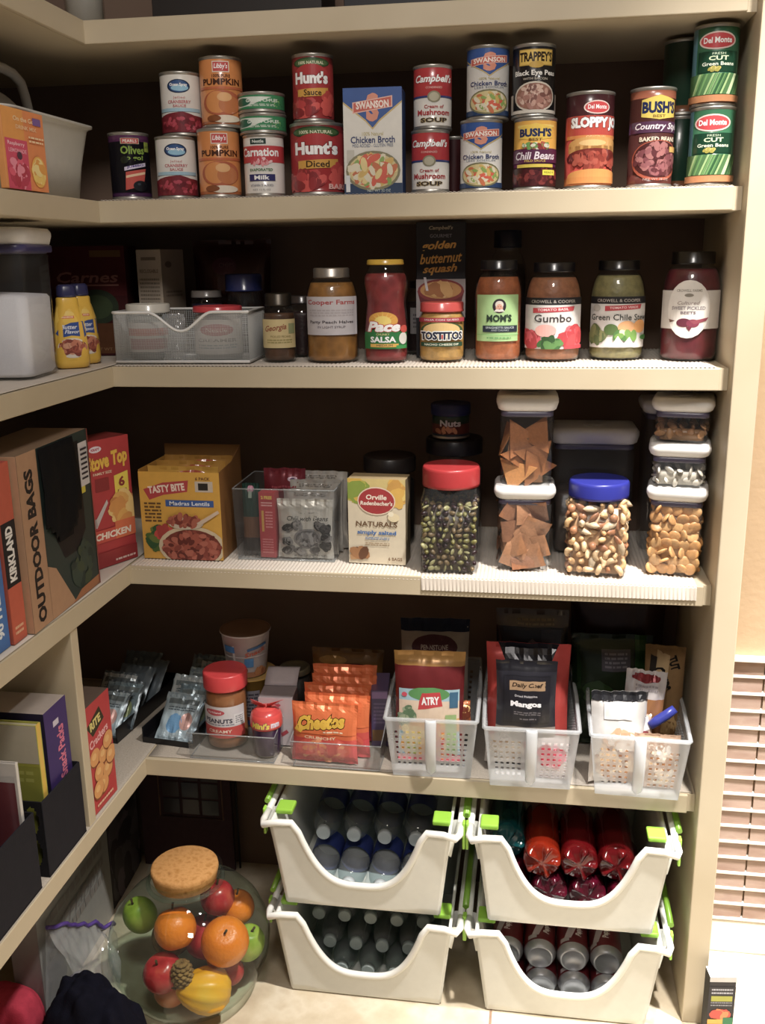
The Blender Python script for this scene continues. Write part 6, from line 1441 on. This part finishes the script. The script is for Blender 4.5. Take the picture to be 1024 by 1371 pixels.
m = MB(); m.tube([(-.066,-.001,.145),(.096,-.001,.145),(.096,-.001,.39),(-.066,-.001,.39)], .0022, '#7a5a48', 6, True); m.build('inner_border', 'matte', t)
m = MB(); m.tube([(.0,0,0),(.0,0,.41)], .0028, '#15110f', 8); o = m.build('black_rod', 'plastic', None, (.0745, .335, .001)); tag(o, 'thin black rod standing upright beside the dark collage frame', 'rod')
# zip bag, navy cloth, magenta cloths
def heap(name, label, cat, cx, cy, rx, ry, h, col, mat, seed, fold=.012, rot=0, shape=2.2, sharp=6):
    m = MB()
    def f(u, v):
        a, b = u*2-1, v*2-1
        d = (abs(a)**shape + abs(b)**shape)
        z = h*max(0, 1-d)**.55
        n = mnoise.noise(Vector((a*sharp*.5+seed, b*sharp*.3, seed*1.7))) + .5*mnoise.noise(Vector((a*sharp+seed, b*sharp*.7, 3)))
        return (a*rx*(1+.12*n), b*ry*(1+.1*n), max(.001, z + fold*n*min(1, (1.02-min(1, d))*3)))
    m.grid(f, 44, 44, col); o = m.build(name, mat, None, (cx, cy, .0008), (0,0,rot), solid=.0016)
    return tag(o, label, cat)
heap('navy_cloth', 'crumpled navy cloth on the floor in front of the fruit jar', 'cloth', -.03, -.268, .105, .068, .165, '#10101c', 'cloth', 2, .022, -.1, 2.4)
heap('magenta_cloth', 'folded magenta cloth at the picture corner, upper one', 'cloth', -.24, -.245, .085, .042, .098, '#c8123f', 'cloth', 5, .004, .0, 8, 4)
heap('magenta_cloth', 'folded magenta cloth at the picture corner, lower nearer one', 'cloth', -.192, -.335, .115, .04, .082, '#d0154a', 'cloth', 9, .004, .0, 8, 4)
t = thing('zip_bag', 'clear zip-top plastic bag with a purple zip strip on the floor by the side wall', 'bag', (0, 0, .0005), (0,0,0))
def zb(u, v):
    n = mnoise.noise(Vector((u*5, v*4, 1))) + .6*mnoise.noise(Vector((u*11, v*9, 4)))
    Bk = Vector((-.15, -.235+.15*u, .001)); Rg = Vector((-.146+.062*u, -.2+.15*u, .215-.105*u)); Ft = Vector((-.055+.01*u, -.25+.115*u, .001))
    if v < .35: p = Bk.lerp(Rg, v/.35)
    else:
        k = (v-.35)/.65; p = Rg.lerp(Ft, k) + Vector((.02, -.012, .03))*math.sin(PI*k)
    w_ = math.sin(PI*min(1, max(0, v)))
    p += Vector((.008*n, .006*n, .012*n))*w_; p.z = max(.001, p.z); return p
m = MB(); m.grid(zb, 44, 34, '#ffffff'); m.build('film', 'film', t)
m = MB(); m.tube([zb(i/24, .35) + Vector((.003, 0, .004)) for i in range(25)], .0042, '#5a3a9a', 8); m.build('zip_strip', 'plastic', t)
m = MB(); m.ell((-.105,-.185,.05), (.03,.05,.045), '#8a8490', 20, 10); m.build('pale_contents', 'matte', t)

# small black box on the floor outside the upright
def art_sb(k):
    k.rect(0,.93,1,1,'#c8c4c0').rect(0,0,1,.86,'#26242a').lines(.1,.74,.9,.84,2,'#b0b0b8').rect(.1,.64,.9,.72,'#a8a83a').lines(.1,.56,.9,.64,2,'#8a8a90').ell(.45,.44,.38,.07,'#d8582a').blobs(.45,.44,.34,.06,16,.09,['#e8803a','#c83a24'],3).rect(.02,.3,.6,.37,'#e8a82c').rect(.6,.26,.98,.4,'#2a7a4c').ell(.4,.17,.26,.08,'#d8803a').ell(.75,.22,.1,.05,'#e8e0c8')
make_carton('small_black_box', 'small black food box on the floor outside the upright, by the tiles', 1.156, -.075, .0005, .05, .03, .15, '#26242a', art_sb, None, .12, 'box', faces=('#333','#e8e4dc','#26242a','#1a1a1e','#222','#1a1a1e'))

FLOOR_Z = -.03
for o in list(COL.objects):
    if o not in BEFORE and o.parent is None: o.location.z += FLOOR_Z

# ------------------------------------------------------------------ light, world, camera
def area(name, loc, target, size, power, col=(1,1,1), shape='SQUARE', sy=None):
    l = bpy.data.lights.new(name, 'AREA'); l.energy = power; l.size = size; l.color = col; l.shape = shape
    if sy: l.shape = 'RECTANGLE'; l.size_y = sy
    o = bpy.data.objects.new(name, l); COL.objects.link(o); o.location = loc
    o.rotation_euler = (Vector(target)-Vector(loc)).to_track_quat('-Z', 'Y').to_euler(); return o
def spot(name, loc, target, power, ang, blend, rad, col):
    l = bpy.data.lights.new(name, 'SPOT'); l.energy = power; l.spot_size = ang; l.spot_blend = blend; l.shadow_soft_size = rad; l.color = col
    o = bpy.data.objects.new(name, l); COL.objects.link(o); o.location = loc
    o.rotation_euler = (Vector(target)-Vector(loc)).to_track_quat('-Z', 'Y').to_euler(); return o
spot('downlight', (1.25, -.6, 2.65), (1.2, -.35, 0), 400, 1.3, .9, .045, (1, .95, .89))
spot('floor_tile_fill', (1.72, -.42, 2.62), (1.38, -.3, 0), 640, .7, .85, .05, (1, .98, .97))  # added spot that brightens the floor and tiles past the upright
area('front_fill', (.75, -1.5, 2.6), (.5, 0, .9), .35, 19, (1, .94, .88))  # added frontal fill above the camera, lifts the fronts of the goods
w = bpy.data.worlds.new('room_light'); scene.world = w; w.use_nodes = True
nt = w.node_tree; nt.nodes.clear()
bg = nt.nodes.new('ShaderNodeBackground'); bg.inputs[0].default_value = (1, .93, .9, 1); bg.inputs[1].default_value = .12
ow = nt.nodes.new('ShaderNodeOutputWorld'); nt.links.new(bg.outputs[0], ow.inputs[0])

cam = bpy.data.cameras.new('camera'); co = bpy.data.objects.new('camera', cam); COL.objects.link(co)
YAW, PIT, ROL = 0.156738, 0.257316, -0.01366
fwd = Vector((-math.sin(YAW)*math.cos(PIT), math.cos(YAW)*math.cos(PIT), -math.sin(PIT)))
r0 = Vector((math.cos(YAW), math.sin(YAW), 0)); u0 = r0.cross(fwd)
rr = r0*math.cos(ROL) + u0*math.sin(ROL); uu = u0*math.cos(ROL) - r0*math.sin(ROL)
Mc = Matrix((rr, uu, -fwd)).transposed().to_4x4(); Mc.translation = (0.76789, -1.684406, 1.444462)
co.matrix_world = Mc
cam.sensor_fit = 'VERTICAL'; cam.sensor_height = 24; cam.lens = 1281.918/1371*24; cam.clip_start = .05
scene.camera = co
scene.view_settings.view_transform = 'Standard'
scene.view_settings.look = 'None'
scene.view_settings.exposure = 0
scene.cycles.use_denoising = True
scene.cycles.max_bounces = 10; scene.cycles.transparent_max_bounces = 24; scene.cycles.transmission_bounces = 6
